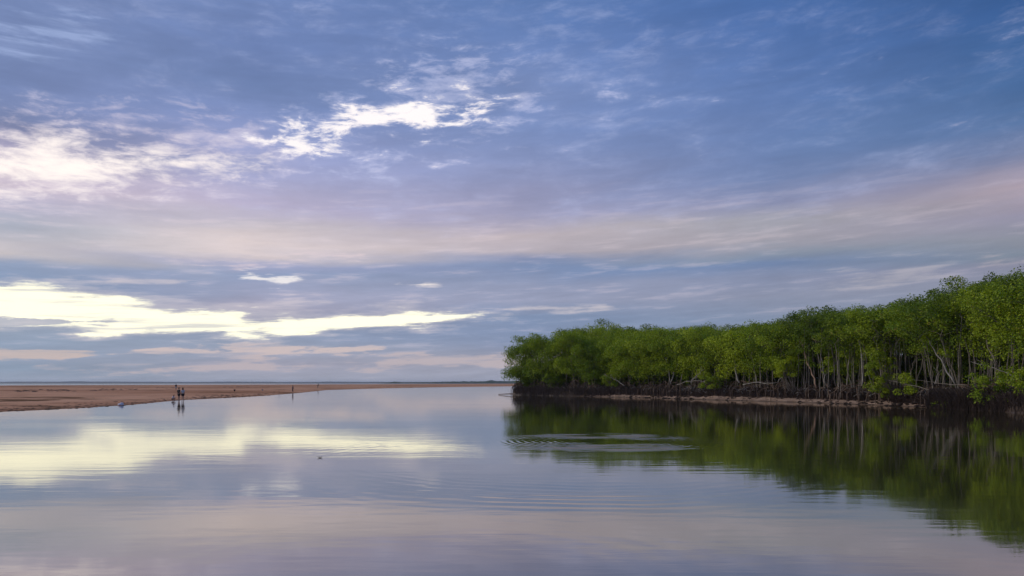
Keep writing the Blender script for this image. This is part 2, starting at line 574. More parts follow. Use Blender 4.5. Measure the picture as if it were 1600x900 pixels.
def make_leaf(name, young, mature, old):
    m, k = mat(name)
    pos = k.n('ShaderNodeTexCoord').outputs['Object']
    oi = k.n('ShaderNodeObjectInfo').outputs['Random']
    ri = k.n('ShaderNodeNewGeometry').outputs['Random Per Island']
    a = k.noise(pos, 0.55, 3.0, 0.55)
    f = k.m('ADD', k.m('MULTIPLY', a, 0.55), k.m('MULTIPLY_ADD', ri, 0.34, k.m('MULTIPLY', oi, 0.22)))
    col = k.mix(k.mr(f, 0.38, 0.58), mature, young)
    col = k.mix(k.mr(ri, 0.95, 0.99, 0.0, 0.8), col, old)
    col = k.vm('SCALE', col, scale=k.mr(oi, 0, 1, 0.88, 1.12, smooth=False))
    p = k.n('ShaderNodeBsdfPrincipled')
    k.link(col, p.inputs['Base Color'])
    p.inputs['Roughness'].default_value = 0.52
    p.inputs['Specular IOR Level'].default_value = 0.28
    tr = k.n('ShaderNodeBsdfTranslucent')
    k.link(k.vm('MULTIPLY', col, (1.25, 1.25, 0.55)), tr.inputs['Color'])
    mx = k.n('ShaderNodeMixShader')
    mx.inputs[0].default_value = 0.28
    k.link(p.outputs[0], mx.inputs[1])
    k.link(tr.outputs[0], mx.inputs[2])
    finish(k, mx.outputs[0])
    return m


def make_plain(name, c, rough=0.8, var=0.25, scale=6.0, spec=0.3):
    m, k = mat(name)
    pos = k.n('ShaderNodeTexCoord').outputs['Object']
    a = k.noise(pos, scale, 4.0, 0.6)
    c2 = tuple(v * (1 - var) for v in c[:3]) + (1,)
    finish(k, principled(k, k.mix(k.mr(a, 0.35, 0.65), c, c2), rough, bump(k, k.m('MULTIPLY', a, 0.01), 0.5), spec))
    return m


M_WATER = make_water()
M_SAND = make_sand()
M_MUD = make_mud()
M_BARK = make_bark('mangrove_bark', (0.155, 0.128, 0.098, 1), (0.245, 0.208, 0.165, 1), (0.080, 0.061, 0.045, 1))
M_BARK_RED = make_bark('reddish_bark', (0.27, 0.165, 0.11, 1), (0.33, 0.22, 0.15, 1), (0.12, 0.075, 0.05, 1))
M_DEAD = make_bark('bleached_wood', (0.24, 0.21, 0.18, 1), (0.33, 0.30, 0.26, 1), (0.13, 0.10, 0.08, 1))
M_ROOT = make_bark('root_bark', (0.105, 0.068, 0.046, 1), (0.185, 0.125, 0.088, 1), (0.050, 0.032, 0.023, 1))
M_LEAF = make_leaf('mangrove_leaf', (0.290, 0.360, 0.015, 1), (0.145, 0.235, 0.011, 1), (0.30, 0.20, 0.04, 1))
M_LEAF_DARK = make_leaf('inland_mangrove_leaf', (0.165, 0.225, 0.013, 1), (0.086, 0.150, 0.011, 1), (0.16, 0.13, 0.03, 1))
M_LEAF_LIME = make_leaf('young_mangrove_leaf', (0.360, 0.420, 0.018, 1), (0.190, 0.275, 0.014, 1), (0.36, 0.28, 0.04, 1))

# ------------------------------------------------------------------ water
V, Fc = [], []
xs = [-9000, -3000, -800, -200, -60, -20, 0, 20, 60, 200, 800, 3000, 9000]
ys = [-60, -20, 0, 10, 20, 40, 80, 160, 400, 900, 2000, 4500, 9000]
for yy in ys:
    for xx in xs:
        V.append((xx, yy, 0.0))
n = len(xs)
for j in range(len(ys) - 1):
    for i in range(n - 1):
        Fc.append((j * n + i, j * n + i + 1, (j + 1) * n + i + 1, (j + 1) * n + i))
water = mesh_obj('water', V, Fc, M_WATER, kind='structure')

# ------------------------------------------------------------------ sand bar
near_px = [(-700, 700), (-300, 664), (-100, 648), (0, 643.5), (60, 641), (120, 638.5), (200, 633.5), (250, 628.5), (281, 625.3), (320, 623.5), (370, 621),
           (420, 618), (470, 613.8), (510, 609.5), (560, 607.8), (620, 606.3), (700, 604.8), (800, 603.6), (900, 602.9), (1100, 602.2), (1500, 601.6)]
far_Y = [(-700, 300), (-300, 430), (0, 540), (200, 640), (400, 760), (600, 1000), (800, 1450), (1100, 1600), (1500, 1600)]


def sand_top(px, Y):
    Yn = CAM_H * F / (interp(px, near_px) - HOR)
    Yf = interp(px, far_Y)
    X = (px - 800) / F * Y
    s = Y - Yn
    if s < 0:
        z = 0.012 * s
    else:
        z = 0.36 * (1 - math.exp(-s / 45.0))
    z += 0.022 * fb(X * 0.06, Y * 0.045, 1.3) * min(1.0, 0.35 + abs(s) / 30)
    z += 0.016 * fb(X * 0.3, Y * 0.16, 7.7, 3) * min(1.0, 0.3 + abs(s) / 20)
    e = min(1.0, max(0.0, (Yf - Y) / (0.10 * Yf)))
    z = (z + 0.3) * (e * e * (3 - 2 * e)) - 0.3
    return z


V, Fc = [], []
pxs = list(np.arange(-700, 0, 14)) + list(np.arange(0, 820, 3.0)) + list(np.arange(820, 1500, 14))
NT_ = 130
for px in pxs:
    Yn = CAM_H * F / (interp(px, near_px) - HOR)
    Yf = interp(px, far_Y)
    y0 = Yn * 0.90
    for j in range(NT_ + 1):
        t = j / NT_
        Y = y0 * (Yf / y0) ** (t ** 1.25)
        V.append(((px - 800) / F * Y, Y, sand_top(px, Y)))
n = NT_ + 1
for i in range(len(pxs) - 1):
    for j in range(NT_):
        Fc.append((i * n + j, (i + 1) * n + j, (i + 1) * n + j + 1, i * n + j + 1))
sand = mesh_obj('sand_bar', V, Fc, M_SAND, smooth=True, kind='structure')

# ------------------------------------------------------------------ far coast
M_FAR = make_plain('far_scrub', (0.05, 0.06, 0.045, 1), 0.95, 0.3, 0.02)
M_FARW = make_plain('far_mangrove', (0.045, 0.075, 0.028, 1), 0.95, 0.35, 0.05)


def ridge(name, pts, depth, mtl, lump, step, kind):
    """pts: (x, y, height) crest points; a rounded rise with real depth"""
    V, Fc = [], []
    P = [Vector(p) for p in pts]
    L = [0]
    for a, b in zip(P, P[1:]):
        L.append(L[-1] + (b.xy - a.xy).length)
    ns = int(L[-1] / step)
    prof = [(0, 0), (0.08, 0.55), (0.22, 0.85), (0.45, 1.0), (0.75, 0.8), (1.0, -0.05)]
    for i in range(ns + 1):
        s = L[-1] * i / ns
        x = np.interp(s, L, [p.x for p in P])
        y = np.interp(s, L, [p.y for p in P])
        hh = np.interp(s, L, [p.z for p in P])
        for f, g in prof:
            q = 1 + lump * fb(s / (step * 5.0), f * 3, 2.2, 4)
            V.append((x, y + f * depth * (1 + 0.2 * fb(s / (step * 9), 4.0, 0)), max(-0.4, hh * g * q) if f > 0 else -0.4))
    n = len(prof)
    for i in range(ns):
        for j in range(n - 1):
            Fc.append((i * n + j, (i + 1) * n + j, (i + 1) * n + j + 1, i * n + j + 1))
    return mesh_obj(name, V, Fc, mtl, kind=kind)


def crest(px, py, Y):
    p = AT(px, Y)
    return (p.x, p.y, CAM_H + (HOR - py) / F * Y)


ridge('far_coast', [crest(px, py, 6200) for px, py in [(-420, 596.6), (-100, 596.5), (60, 596.4), (105, 595.8), (130, 596.4), (330, 596.6), (345, 596.1), (420, 596.5),
      (470, 596.7), (500, 596.1), (560, 596.6), (640, 596.8), (760, 596.8), (900, 596.9), (1300, 597.0)]], 500, M_FAR, 0.20, 28, 'structure')
wood = ridge('far_wood', [crest(px, py, 2600) for px, py in [(590, 598.6), (606, 597.6), (614, 596.4), (624, 597.4), (640, 597.6), (664, 597.2), (690, 596.4), (715, 596.0), (735, 595.8),
      (758, 595.4), (766, 594.6), (776, 595.4), (800, 595.4), (860, 595.2), (960, 595.6), (1150, 596)]], 160, M_FARW, 0.28, 5, 'stuff')
wood['label'] = 'far low line of green mangroves beyond the sand'
wood['category'] = 'trees'

# ------------------------------------------------------------------ mangrove bank
shore_px = [(1600, 645.5), (1540, 642), (1500, 640.2), (1435, 636.5), (1370, 633.2), (1300, 630.4), (1200, 627.2), (1100, 624.4), (1000, 621.4), (900, 619.2), (803, 617.2)]
SH = [Vector((37.6, 20)), Vector((37.8, 34)), Vector((38.0, 44))] + [G(a, b).xy for a, b in shore_px]
tip = SH[-1]
INL = Vector((0.90, 0.436)).normalized()
SH += [tip + Vector((1.2, 4.5)), tip + Vector((5.0, 8.0)), tip + Vector((14, 13)), tip + Vector((40, 26))]
SHL = [0.0]
for a, b in zip(SH, SH[1:]):
    SHL.append(SHL[-1] + (b - a).length)
TIP_S = SHL[-5]


def shore(s):
    x = float(np.interp(s, SHL, [p.x for p in SH]))
    y = float(np.interp(s, SHL, [p.y for p in SH]))
    return Vector((x, y))


def inland(s):
    """inland direction, turning round the tip"""
    a = shore(max(0, s - 3.0))
    b = shore(min(SHL[-1], s + 3.0))
    t = (b - a).normalized()
    return Vector((t.y, -t.x))


BEACH = [(SHL[5], 0.0), (SHL[6] - 3, 0.0), (SHL[6] + 2, 1.0), (SHL[11], 0.8), (SHL[12] - 2, 0.3), (SHL[12] + 4, 0.0)]


def bank_z(s, d):
    """height of the bank at distance d inland"""
    beach = interp(s, BEACH)
    lo = 0.52 * beach
    if d < 0:
        z = (0.30 if beach > 0.3 else 1.2) * d
    else:
        step0 = -0.35 + 2.5 * beach
        foot = lo * min(1.0, d / max(step0, 0.1)) + (0.25 * d if beach < 0.3 else 0)
        up = 1 / (1 + math.exp(-(d - step0 - 0.5) / (0.10 + 0.18 * beach)))
        z = min(foot, 0.55) + (0.85 - min(foot, 0.55)) * up
    p = shore(s)
    z += 0.10 * fb(s * 0.55, d * 0.8, 3.1) * min(1, max(0.25, d + 0.6))
    z += 0.05 * fb(s * 1.9, d * 2.2, 9.0, 3)
    return z


def bank_point(s, d):
    p = shore(s) + inland(s) * d
    return Vector((p.x, p.y, bank_z(s, d)))


V, Fc = [], []
ss = list(np.arange(0, SHL[-1], 0.45))
ds = [-2.5, -1.2, -0.6, -0.3, 0, 0.25, 0.5, 0.75, 1.0, 1.25, 1.5, 1.75, 2.0, 2.25, 2.5, 2.75, 3.0, 3.4, 4, 5, 7]
for s in ss:
    w = 0.6 * fb(s * 0.13, 0.5, 0.2, 4)
    for d in ds:
        p = bank_point(s, d + (w if d < 5 else 0))
        V.append((p.x, p.y, bank_z(s, d)))
n = len(ds)
for i in range(len(ss) - 1):
    for j in range(n - 1):
        Fc.append((i * n + j, i * n + j + 1, (i + 1) * n + j + 1, (i + 1) * n + j))
# mud flat behind, under the trees
bank = mesh_obj('mud_bank', V, Fc, M_MUD, smooth=True, kind='structure')
att = bank.data.attributes.new('sandy', 'FLOAT', 'POINT')
att.data.foreach_set('value', [interp(s, BEACH) for s in ss for d in ds])
V, Fc = [], []
inner = [shore(s) + inland(s) * 4.4 for s in np.arange(0, TIP_S - 2, 4.0)]
for q in inner:
    for d in (0, 6, 14, 26, 44, 64):
        p = q + INL * d
        V.append((p.x, p.y, 0.80 + 0.08 * fb(p.x * 0.1, p.y * 0.1, 5)))
for i in range(len(inner) - 1):
    for j in range(5):
        Fc.append((i * 6 + j, i * 6 + j + 1, (i + 1) * 6 + j + 1, (i + 1) * 6 + j))
forest_floor = mesh_obj('forest_floor', V, Fc, M_MUD, smooth=True, kind='structure')

# ------------------------------------------------------------------ mangrove trees
def leaves(V, Fc, c, R, nl, rs, flat=0.75, size=(0.15, 0.27)):
    """a clump of separate leaves round a branch end"""
    base = len(V)
    d = rs.normal(size=(nl, 3))
    d /= np.linalg.norm(d, axis=1)[:, None]
    d[:, 2] = np.where(d[:, 2] < -0.7, -d[:, 2], d[:, 2])
    r = R * (0.35 + 0.65 * rs.random(nl) ** 0.5)
    p = np.array(c)[None, :] + d * r[:, None] * np.array([1, 1, flat])[None, :]
    nr = d * 0.50 + np.array([0, 0, 0.40])[None, :] + rs.normal(size=(nl, 3)) * 0.45
    nr /= np.linalg.norm(nr, axis=1)[:, None]
    t = np.cross(nr, rs.normal(size=(nl, 3)))
    t /= np.maximum(np.linalg.norm(t, axis=1), 1e-6)[:, None]
    b = np.cross(nr, t)
    L = rs.uniform(size[0], size[1], nl)[:, None]
    W = L * rs.uniform(0.24, 0.34, nl)[:, None]
    q = np.stack([p - t * L * 0.5, p + b * W + nr * W * 0.25, p + t * L * 0.5 - nr * L * 0.08, p - b * W + nr * W * 0.25], axis=1).reshape(-1, 3)
    V.extend(map(tuple, q))
    Fc.extend([(base + 4 * i, base + 4 * i + 1, base + 4 * i + 2, base + 4 * i + 3) for i in range(nl)])


def wander(p0, p1, n, amp, rng):
    """polyline from p0 to p1 that meanders"""
    p0, p1 = Vector(p0), Vector(p1)
    out = [p0]
    for i in range(1, n):
        t = i / n
        w = math.sin(math.pi * t) * amp
        out.append(p0.lerp(p1, t) + Vector((rng.uniform(-w, w), rng.uniform(-w, w), rng.uniform(-w, w) * 0.4)))
    out.append(p1)
    return out


def gen_tree(seed, H, cb, spread, stems, leanx, leany, dens, r0, roots, first=4, lsize=(0.14, 0.25), clump=(0.42, 0.90)):
    """H height, cb height fraction where the crown begins, spread crown radius"""
    rng = random.Random(seed)
    rs = np.random.RandomState(seed)
    TV, TF, CV, CF, RV, RF = [], [], [], [], [], []
    foot = 1.1 if roots else 0.0
    for si in range(stems):
        ang = rng.uniform(0, 6.28)
        bx, by = (0.42 * math.cos(ang), 0.42 * math.sin(ang)) if stems > 1 else (0, 0)
        lx = leanx + rng.uniform(-0.06, 0.06) + (0.08 * math.cos(ang) if stems > 1 else 0)
        ly = leany + rng.uniform(-0.06, 0.06) + (0.08 * math.sin(ang) if stems > 1 else 0)
        fk = H * rng.uniform(cb * 0.75, cb * 1.12)
        topz = H * rng.uniform(0.80, 0.88)
        rr = r0 * 0.66 * rng.uniform(0.75, 1.15)
        st = wander((bx, by, foot * 0.9 - 0.1), (bx + lx * fk, by + ly * fk, fk), 6, 0.07, rng)
        ld = wander(st[-1], (bx + lx * topz * 0.9, by + ly * topz * 0.9, topz), 4, 0.35, rng)
        full = st + ld[1:]
        rad = [rr * (1.25 if i == 0 else 1.0) * (1 - 0.72 * i / (len(full) - 1)) for i in range(len(full))]
        tube(TV, TF, full, rad, 6)
        nb = rng.randint(6, 8) if stems == 1 else rng.randint(4, 6)
        for bi in range(nb):
            t = bi / nb
            ip = first + int(t * (len(full) - first - 1))
            p0 = full[ip].lerp(full[min(ip + 1, len(full) - 1)], rng.random())
            a = ang + bi * 2.4 + rng.uniform(-0.5, 0.5)
            hz = p0.z / H
            prof = math.sin(math.pi * min(1, max(0.12, (hz - cb * 0.6) / (1.05 - cb * 0.6)))) ** 0.6
            out = spread * prof * rng.uniform(0.65, 1.05)
            p1 = p0 + Vector((math.cos(a) * out, math.sin(a) * out, rng.uniform(0.35, 1.0) * out * 0.75 + 0.2))
            p1.z = min(p1.z, H * 0.95)
            lb = wander(p0, p1, 4, 0.16, rng)
            r1 = rr * 0.40
            tube(TV, TF, lb, [r1, r1 * 0.8, r1 * 0.62, r1 * 0.45, r1 * 0.25], 4)
            for ti in range(rng.randint(6, 9)):
                q0 = lb[rng.randint(2, 4)]
                a2 = a + rng.uniform(-1.3, 1.3)
                l2 = rng.uniform(0.5, 1.1) * spread * 0.42
                q1 = q0 + Vector((math.cos(a2) * l2, math.sin(a2) * l2, rng.uniform(-0.1, 0.8) * l2))
                q1.z = min(q1.z, H * 0.97)
                tube(TV, TF, [q0, q0.lerp(q1, 0.5) + Vector((0, 0, 0.08)), q1], [r1 * 0.35, r1 * 0.25, r1 * 0.12], 3, False)
                R = rng.uniform(*clump)
                leaves(CV, CF, q1, R, int(dens * R * R), rs, rng.uniform(0.7, 1.05), lsize)
            R = rng.uniform(*clump)
            leaves(CV, CF, p1, R, int(dens * R * R), rs, 0.85, lsize)
        for e in range(8):
            q = full[-1] + Vector((rng.uniform(-1, 1), rng.uniform(-1, 1), rng.uniform(-0.2, 0.6))) * spread * 0.33
            q.z = min(q.z, H * 0.96)
            tube(TV, TF, [full[-1], q], [rr * 0.2, rr * 0.08], 3, False)
            R = rng.uniform(*clump)
            leaves(CV, CF, q, R, int(dens * R * R), rs, 0.85, lsize)
    if first == 6:   # slim suckers rising straight beside the main stems
        for q in range(3):
            a = rng.uniform(0, 6.28)
            o = rng.uniform(0.4, 1.3)
            p0 = Vector((math.cos(a) * o, math.sin(a) * o, -0.2))
            p1 = p0 + Vector((rng.uniform(-0.35, 0.35), rng.uniform(-0.35, 0.35), H * cb * rng.uniform(0.95, 1.25)))
            tube(TV, TF, wander(p0, p1, 5, 0.06, rng), [0.045, 0.042, 0.038, 0.034, 0.028, 0.02], 5)
    # loose sprays between the clumps
    for q in range(60):
        a = rng.uniform(0, 6.28)
        zz = rng.uniform(cb * 0.78, 0.93)
        pr = math.sin(math.pi * min(1, max(0.15, (zz - cb * 0.6) / (1.06 - cb * 0.6)))) ** 0.6
        rr = spread * pr * math.sqrt(rng.uniform(0.1, 1.0)) * 1.05
        leaves(CV, CF, (leanx * zz * H + math.cos(a) * rr, leany * zz * H + math.sin(a) * rr, zz * H), rng.uniform(0.5, 1.2), int(26 * dens / 115), rs, 1.0, lsize)
    if roots:
        for i in range(16):
            a = i * 2 * math.pi / 16 + rng.uniform(-0.25, 0.25)
            z0 = rng.uniform(0.75, 1.75)
            o = rng.uniform(0.8, 2.0)
            p0 = Vector((0.05 * math.cos(a), 0.05 * math.sin(a), z0))
            pm = Vector((math.cos(a) * o * 0.55, math.sin(a) * o * 0.55, z0 * rng.uniform(0.78, 1.0)))
            pn = Vector((math.cos(a) * o * 0.9, math.sin(a) * o * 0.9, z0 * 0.40))
            p1 = Vector((math.cos(a + 0.1) * o, math.sin(a + 0.1) * o, -0.75))
            w = rng.uniform(0.032, 0.06)
            tube(RV, RF, [p0, pm, pn, p1], [w * 1.1, w, w * 0.85, w * 0.7], 4, False)
    return (TV, TF), (CV, CF), (RV, RF)


def mesh_data(name, vf, m):
    me = bpy.data.meshes.new(name)
    me.from_pydata([tuple(v) for v in vf[0]], [], vf[1])
    me.materials.append(m)
    me.update()
    return me


class Kind:
    pass


def tree_kind(seed, H, cb, spread, stems, lx, ly, dens, r0, roots, bark, leaf, look, **kw):
    t, c, r = gen_tree(seed, H, cb, spread, stems, lx, ly, dens, r0, roots, **kw)
    q = Kind()
    q.H = H
    q.look = look
    q.trunk = mesh_data('trunk', t, bark)
    q.crown = mesh_data('crown', c, leaf)
    q.roots = mesh_data('prop_roots', r, M_ROOT) if roots else None
    return q


def plant_tree(kind, x, y, z, H, w, rot, name='mangrove_tree'):
    root = empty(name, (x, y, z))
    root.rotation_euler = (0, 0, rot)
    root.scale = (w, w, H / kind.H)
    for nm, me in (('trunk', kind.trunk), ('crown', kind.crown), ('prop_roots', kind.roots)):
        if me is None:
            continue
        o = bpy.data.objects.new(nm, me)
        COL.objects.link(o)
        o.parent = root
    return root


FRONT = [
    tree_kind(11, 8.5, 0.50, 2.6, 1, 0.03, 0.02, 120, 0.12, True, M_BARK, M_LEAF, 'single slender pale trunk'),
    tree_kind(12, 8.8, 0.44, 2.7, 2, -0.05, 0.02, 105, 0.11, True, M_BARK, M_LEAF, 'twin pale trunks'),
    tree_kind(13, 8.2, 0.40, 2.5, 3, 0.02, -0.03, 50, 0.10, True, M_BARK, M_LEAF_LIME, 'yellow-green leaves on three stems'),
    tree_kind(14, 9.0, 0.52, 2.5, 1, -0.16, 0.00, 120, 0.13, True, M_BARK, M_LEAF, 'leaning bare trunk'),
    tree_kind(15, 8.0, 0.36, 2.8, 2, 0.10, 0.05, 105, 0.10, True, M_BARK, M_LEAF_LIME, 'low yellow-green crown'),
    tree_kind(16, 9.2, 0.55, 2.4, 2, 0.05, -0.05, 60, 0.12, True, M_BARK, M_LEAF, 'tall twin stems'),
]
FULL = [   # leafy almost to the ground, for the second line and the tip
    tree_kind(31, 8.5, 0.26, 2.7, 2, -0.03, 0.0, 125, 0.11, True, M_BARK, M_LEAF, 'rounded leafy crown hanging low'),
    tree_kind(32, 8.0, 0.24, 2.6, 3, 0.03, 0.03, 110, 0.09, True, M_BARK, M_LEAF, 'bushy crown hiding its roots'),
]
TALL = [
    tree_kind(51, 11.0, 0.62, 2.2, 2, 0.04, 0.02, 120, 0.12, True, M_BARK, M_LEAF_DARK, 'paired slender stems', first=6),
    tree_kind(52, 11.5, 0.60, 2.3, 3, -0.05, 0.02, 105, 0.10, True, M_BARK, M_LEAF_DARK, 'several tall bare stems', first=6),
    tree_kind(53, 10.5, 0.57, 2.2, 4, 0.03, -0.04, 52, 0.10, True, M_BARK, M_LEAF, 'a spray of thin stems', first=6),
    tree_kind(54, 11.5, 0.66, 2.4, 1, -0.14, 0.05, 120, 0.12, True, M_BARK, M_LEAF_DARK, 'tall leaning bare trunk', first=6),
]
BACK = [
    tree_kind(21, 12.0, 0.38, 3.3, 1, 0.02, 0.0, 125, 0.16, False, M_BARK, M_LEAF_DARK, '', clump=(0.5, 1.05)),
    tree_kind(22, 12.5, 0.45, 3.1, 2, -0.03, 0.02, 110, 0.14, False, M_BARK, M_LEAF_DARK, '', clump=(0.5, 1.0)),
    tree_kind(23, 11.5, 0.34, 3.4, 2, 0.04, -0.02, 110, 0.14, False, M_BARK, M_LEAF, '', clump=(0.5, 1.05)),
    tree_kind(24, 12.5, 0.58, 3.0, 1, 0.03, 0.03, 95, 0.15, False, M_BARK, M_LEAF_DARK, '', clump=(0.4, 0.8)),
]
UNDER = [
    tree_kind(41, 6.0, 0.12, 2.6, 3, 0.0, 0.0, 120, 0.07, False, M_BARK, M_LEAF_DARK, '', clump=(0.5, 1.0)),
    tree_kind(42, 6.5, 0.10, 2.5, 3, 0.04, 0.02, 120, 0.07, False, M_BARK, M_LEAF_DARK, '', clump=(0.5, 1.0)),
]

SKYLINE = [(770, 590), (786, 575), (796, 552), (806, 538), (820, 530), (845, 518), (870, 511), (900, 509), (940, 507), (955, 504), (975, 508), (1020, 511), (1060, 513), (1090, 512),
           (1130, 512), (1165, 511), (1178, 504), (1192, 500), (1208, 503), (1216, 514), (1224, 508), (1240, 506), (1256, 498), (1275, 486), (1300, 482), (1322, 487), (1340, 493), (1352, 483),
           (1372, 478), (1392, 481), (1404, 485), (1420, 475), (1436, 473), (1450, 463), (1468, 465), (1490, 453), (1515, 447), (1540, 443), (1560, 437), (1580, 431), (1600, 425), (1660, 409), (1800, 377)]


def hmax(x, y, z):
    px = 800 + F * x / y
    return CAM_H + (HOR - interp(px, SKYLINE)) / F * y - z


def at_px(px, d):
    """point on the bank at distance d inland that lies in the direction of a column"""
    best = None
    for s in np.arange(0, TIP_S + 4, 0.2):
        p = shore(s) + inland(s) * d
        e = abs(800 + F * p.x / p.y - px)
        if best is None or e < best[0]:
            best = (e, s, p)
    return best[1], best[2]


TENS = {2: 'twenty', 3: 'thirty', 4: 'forty', 5: 'fifty', 6: 'sixty', 7: 'seventy'}
TENTH = {2: 'twentieth', 3: 'thirtieth', 4: 'fortieth', 5: 'fiftieth', 6: 'sixtieth', 7: 'seventieth'}
ONES = ['', 'first', 'second', 'third', 'fourth', 'fifth', 'sixth', 'seventh', 'eighth', 'ninth', 'tenth', 'eleventh', 'twelfth', 'thirteenth', 'fourteenth', 'fifteenth',
        'sixteenth', 'seventeenth', 'eighteenth', 'nineteenth']


def ordinal(n):
    if n < 20:
        return ONES[n]
    return TENTH[n // 10] if n % 10 == 0 else TENS[n // 10] + '-' + ONES[n % 10]


rng = random.Random(5)

# front row, counted from the tip towards the camera
front = []
s = TIP_S + 2.2
while s > SHL[2]:
    front.append(s)
    s -= rng.uniform(1.4, 2.3)
for i, s in enumerate(front):
    d = rng.uniform(1.7, 3.6) if i > 1 else 1.0
    p = shore(s) + inland(min(s, TIP_S - 3)) * d
    z = 0.75
    px = 800 + F * p.x / p.y
    if i < 4 or (i < 20 and i % 2 == 0):
        kd = FULL[i % 2]
    else:
        kd = FRONT[rng.randrange(len(FRONT))]
    if px > 1235 and rng.random() < 0.7:
        kd = TALL[rng.randrange(4)]
    lim = hmax(p.x, p.y, z)
    H = min(lim * 0.99, kd.H * rng.uniform(0.86, 1.10))
    if px > 1420:
        H = min(lim * 0.93, H * 1.04)
    if px < 900:
        H = max(min(lim * 0.97, 9.6), H)
    t = plant_tree(kd, p.x, p.y, z, H, rng.uniform(0.85, 1.1), rng.uniform(0, 6.28))
    tag(t, 'waterside mangrove with %s, %s from the left tip' % (kd.look, ordinal(i + 1)), 'tree', 'front row of mangroves along the bank')

ROWS = [(5.2, 2.9, FRONT + FULL, (8.6, 10.2), 'second'), (8.6, 3.3, FRONT[:3] + FULL + BACK[2:3], (9.2, 11.0), 'third'), (12.5, 3.8, BACK, (10.0, 12.0), 'fourth'),
        (17.5, 4.2, BACK, (11.2, 13.2), 'fifth'), (23.5, 4.6, BACK, (12.2, 14.4), 'sixth'), (31.0, 5.0, BACK, (13.0, 15.5), 'seventh'), (39.0, 5.4, BACK, (13.5, 16.0), 'back')]
for d, sp, kinds, hr, nm in ROWS:
    count = 0
    s = TIP_S - (0.0 if d < 7 else 1.0 + 0.15 * d) - rng.uniform(0, 1)
    while s > SHL[1] + 4:
        p = shore(s) + (inland(min(s, TIP_S - 6)) * 0.5 + INL * 0.5).normalized() * (d + rng.uniform(-1.0, 1.0))
        z = 0.75
        lim = hmax(p.x, p.y, z)
        kd = kinds[rng.randrange(len(kinds))]
        px = 800 + F * p.x / p.y
        if d < 10 and px > 1235 and rng.random() < (0.9 if d < 7 else 0.6):
            kd = TALL[rng.randrange(4)]
        H = min(lim * rng.uniform(0.93, 1.02), rng.uniform(*hr) * (1.12 if px > 1235 and d < 10 else 1.0))
        if px < 1000 and nm in ('third', 'fourth', 'fifth'):
            H = lim * rng.uniform(0.95, 1.03)
        if nm in ('seventh', 'back', 'sixth'):
            H = min(lim * rng.uniform(0.99, 1.06), H * 1.25)
        px = 800 + F * p.x / p.y
        if px < 1690 and H > 3:
            t = plant_tree(kd, p.x, p.y, z, H, rng.uniform(0.9, 1.2) * (1.0 if d < 10 else 1.12), rng.uniform(0, 6.28))
            if nm == 'back':
                lb = 'tall dark mangrove at the very back, its crown on the skyline'
            elif nm in ('sixth', 'seventh'):
                lb = 'tall dark green mangrove deep inland, %s row back from the water' % nm
            elif nm in ('second', 'third'):
                count += 1
                lb = '%s mangrove from the left tip in the %s row behind the waterside trunks' % (ordinal(count), nm)
            else:
                lb = 'mangrove in the %s row back from the waterside trunks' % nm
            tag(t, lb, 'tree', '%s row of mangroves' % nm)
        s -= sp * rng.uniform(0.75, 1.25)
# saplings filling the dark space between the trunks
for d, sp in ((7.0, 3.2), (10.5, 2.8), (15.0, 3.2), (21.0, 3.8), (29.0, 3.6)):
    s = TIP_S - 1.5 - rng.uniform(0, 1)
    while s > SHL[2]:
        p = shore(s) + INL * (d + rng.uniform(-1, 1))
        kd = UNDER[rng.randrange(2)]
        px = 800 + F * p.x / p.y
        if px < 1680 and not (px > 1220 and d < 10):
            t = plant_tree(kd, p.x, p.y, 0.75, rng.uniform(4.5, 6.5) * (0.8 if px > 1220 else 1.0), rng.uniform(0.9, 1.2), rng.uniform(0, 6.28), 'mangrove_sapling')
            tag(t, 'shaded young mangrove filling the dark gap behind the trunks', 'sapling', 'shaded saplings under the mangroves')
        s -= sp * rng.uniform(0.75, 1.25)

for s in np.arange(TIP_S - 9, TIP_S + 5, 1.5):
    p = shore(s) + inland(s) * rng.uniform(2.6, 4.6)
    t = plant_tree(UNDER[rng.randrange(2)], p.x, p.y, 0.75, rng.uniform(2.6, 3.8), rng.uniform(0.6, 0.8), rng.uniform(0, 6.28), 'mangrove_sapling')
    tag(t, 'dark low sapling crowding under the mangroves at the left tip', 'sapling', 'low saplings at the left tip')

# ------------------------------------------------------------------ single trees and branches that stand out
def stick(V, Fc, pts, r0, r1, n=5):
    m_ = len(pts)
    tube(V, Fc, pts, [r0 + (r1 - r0) * i / (m_ - 1) for i in range(m_)], n)


def px_path(path, d):
    """(px, py) list to points standing on the plane at distance d inland"""
    out = []
    for px, py in path:
        s, p = at_px(px, d)
        out.append(Vector((p.x, p.y, CAM_H + (HOR - py) / F * p.y)))
    return out


def branchy(V, Fc, pts, r0, rng, twigs=5, tl=0.8):
    dense = []
    for a, b in zip(pts, pts[1:]):
        w = wander(a, b, 3, 0.16, rng)
        dense += w[:-1]
    dense.append(pts[-1])
    stick(V, Fc, dense, r0, r0 * 0.3)
    ends = [dense[-1]]
    for i in range(twigs):
        j = rng.randint(len(dense) // 3, len(dense) - 2)
        d0 = (dense[j + 1] - dense[j]).normalized()
        q = dense[j] + (d0 * rng.uniform(0.3, 0.9) + Vector((rng.uniform(-0.6, 0.6), rng.uniform(-0.6, 0.6), rng.uniform(-0.1, 0.8)))) * tl
        mid = dense[j].lerp(q, 0.5) + Vector((0, 0, 0.06))
        stick(V, Fc, [dense[j], mid, q], r0 * 0.45, r0 * 0.15, 4)
        ends.append(q)
    return ends


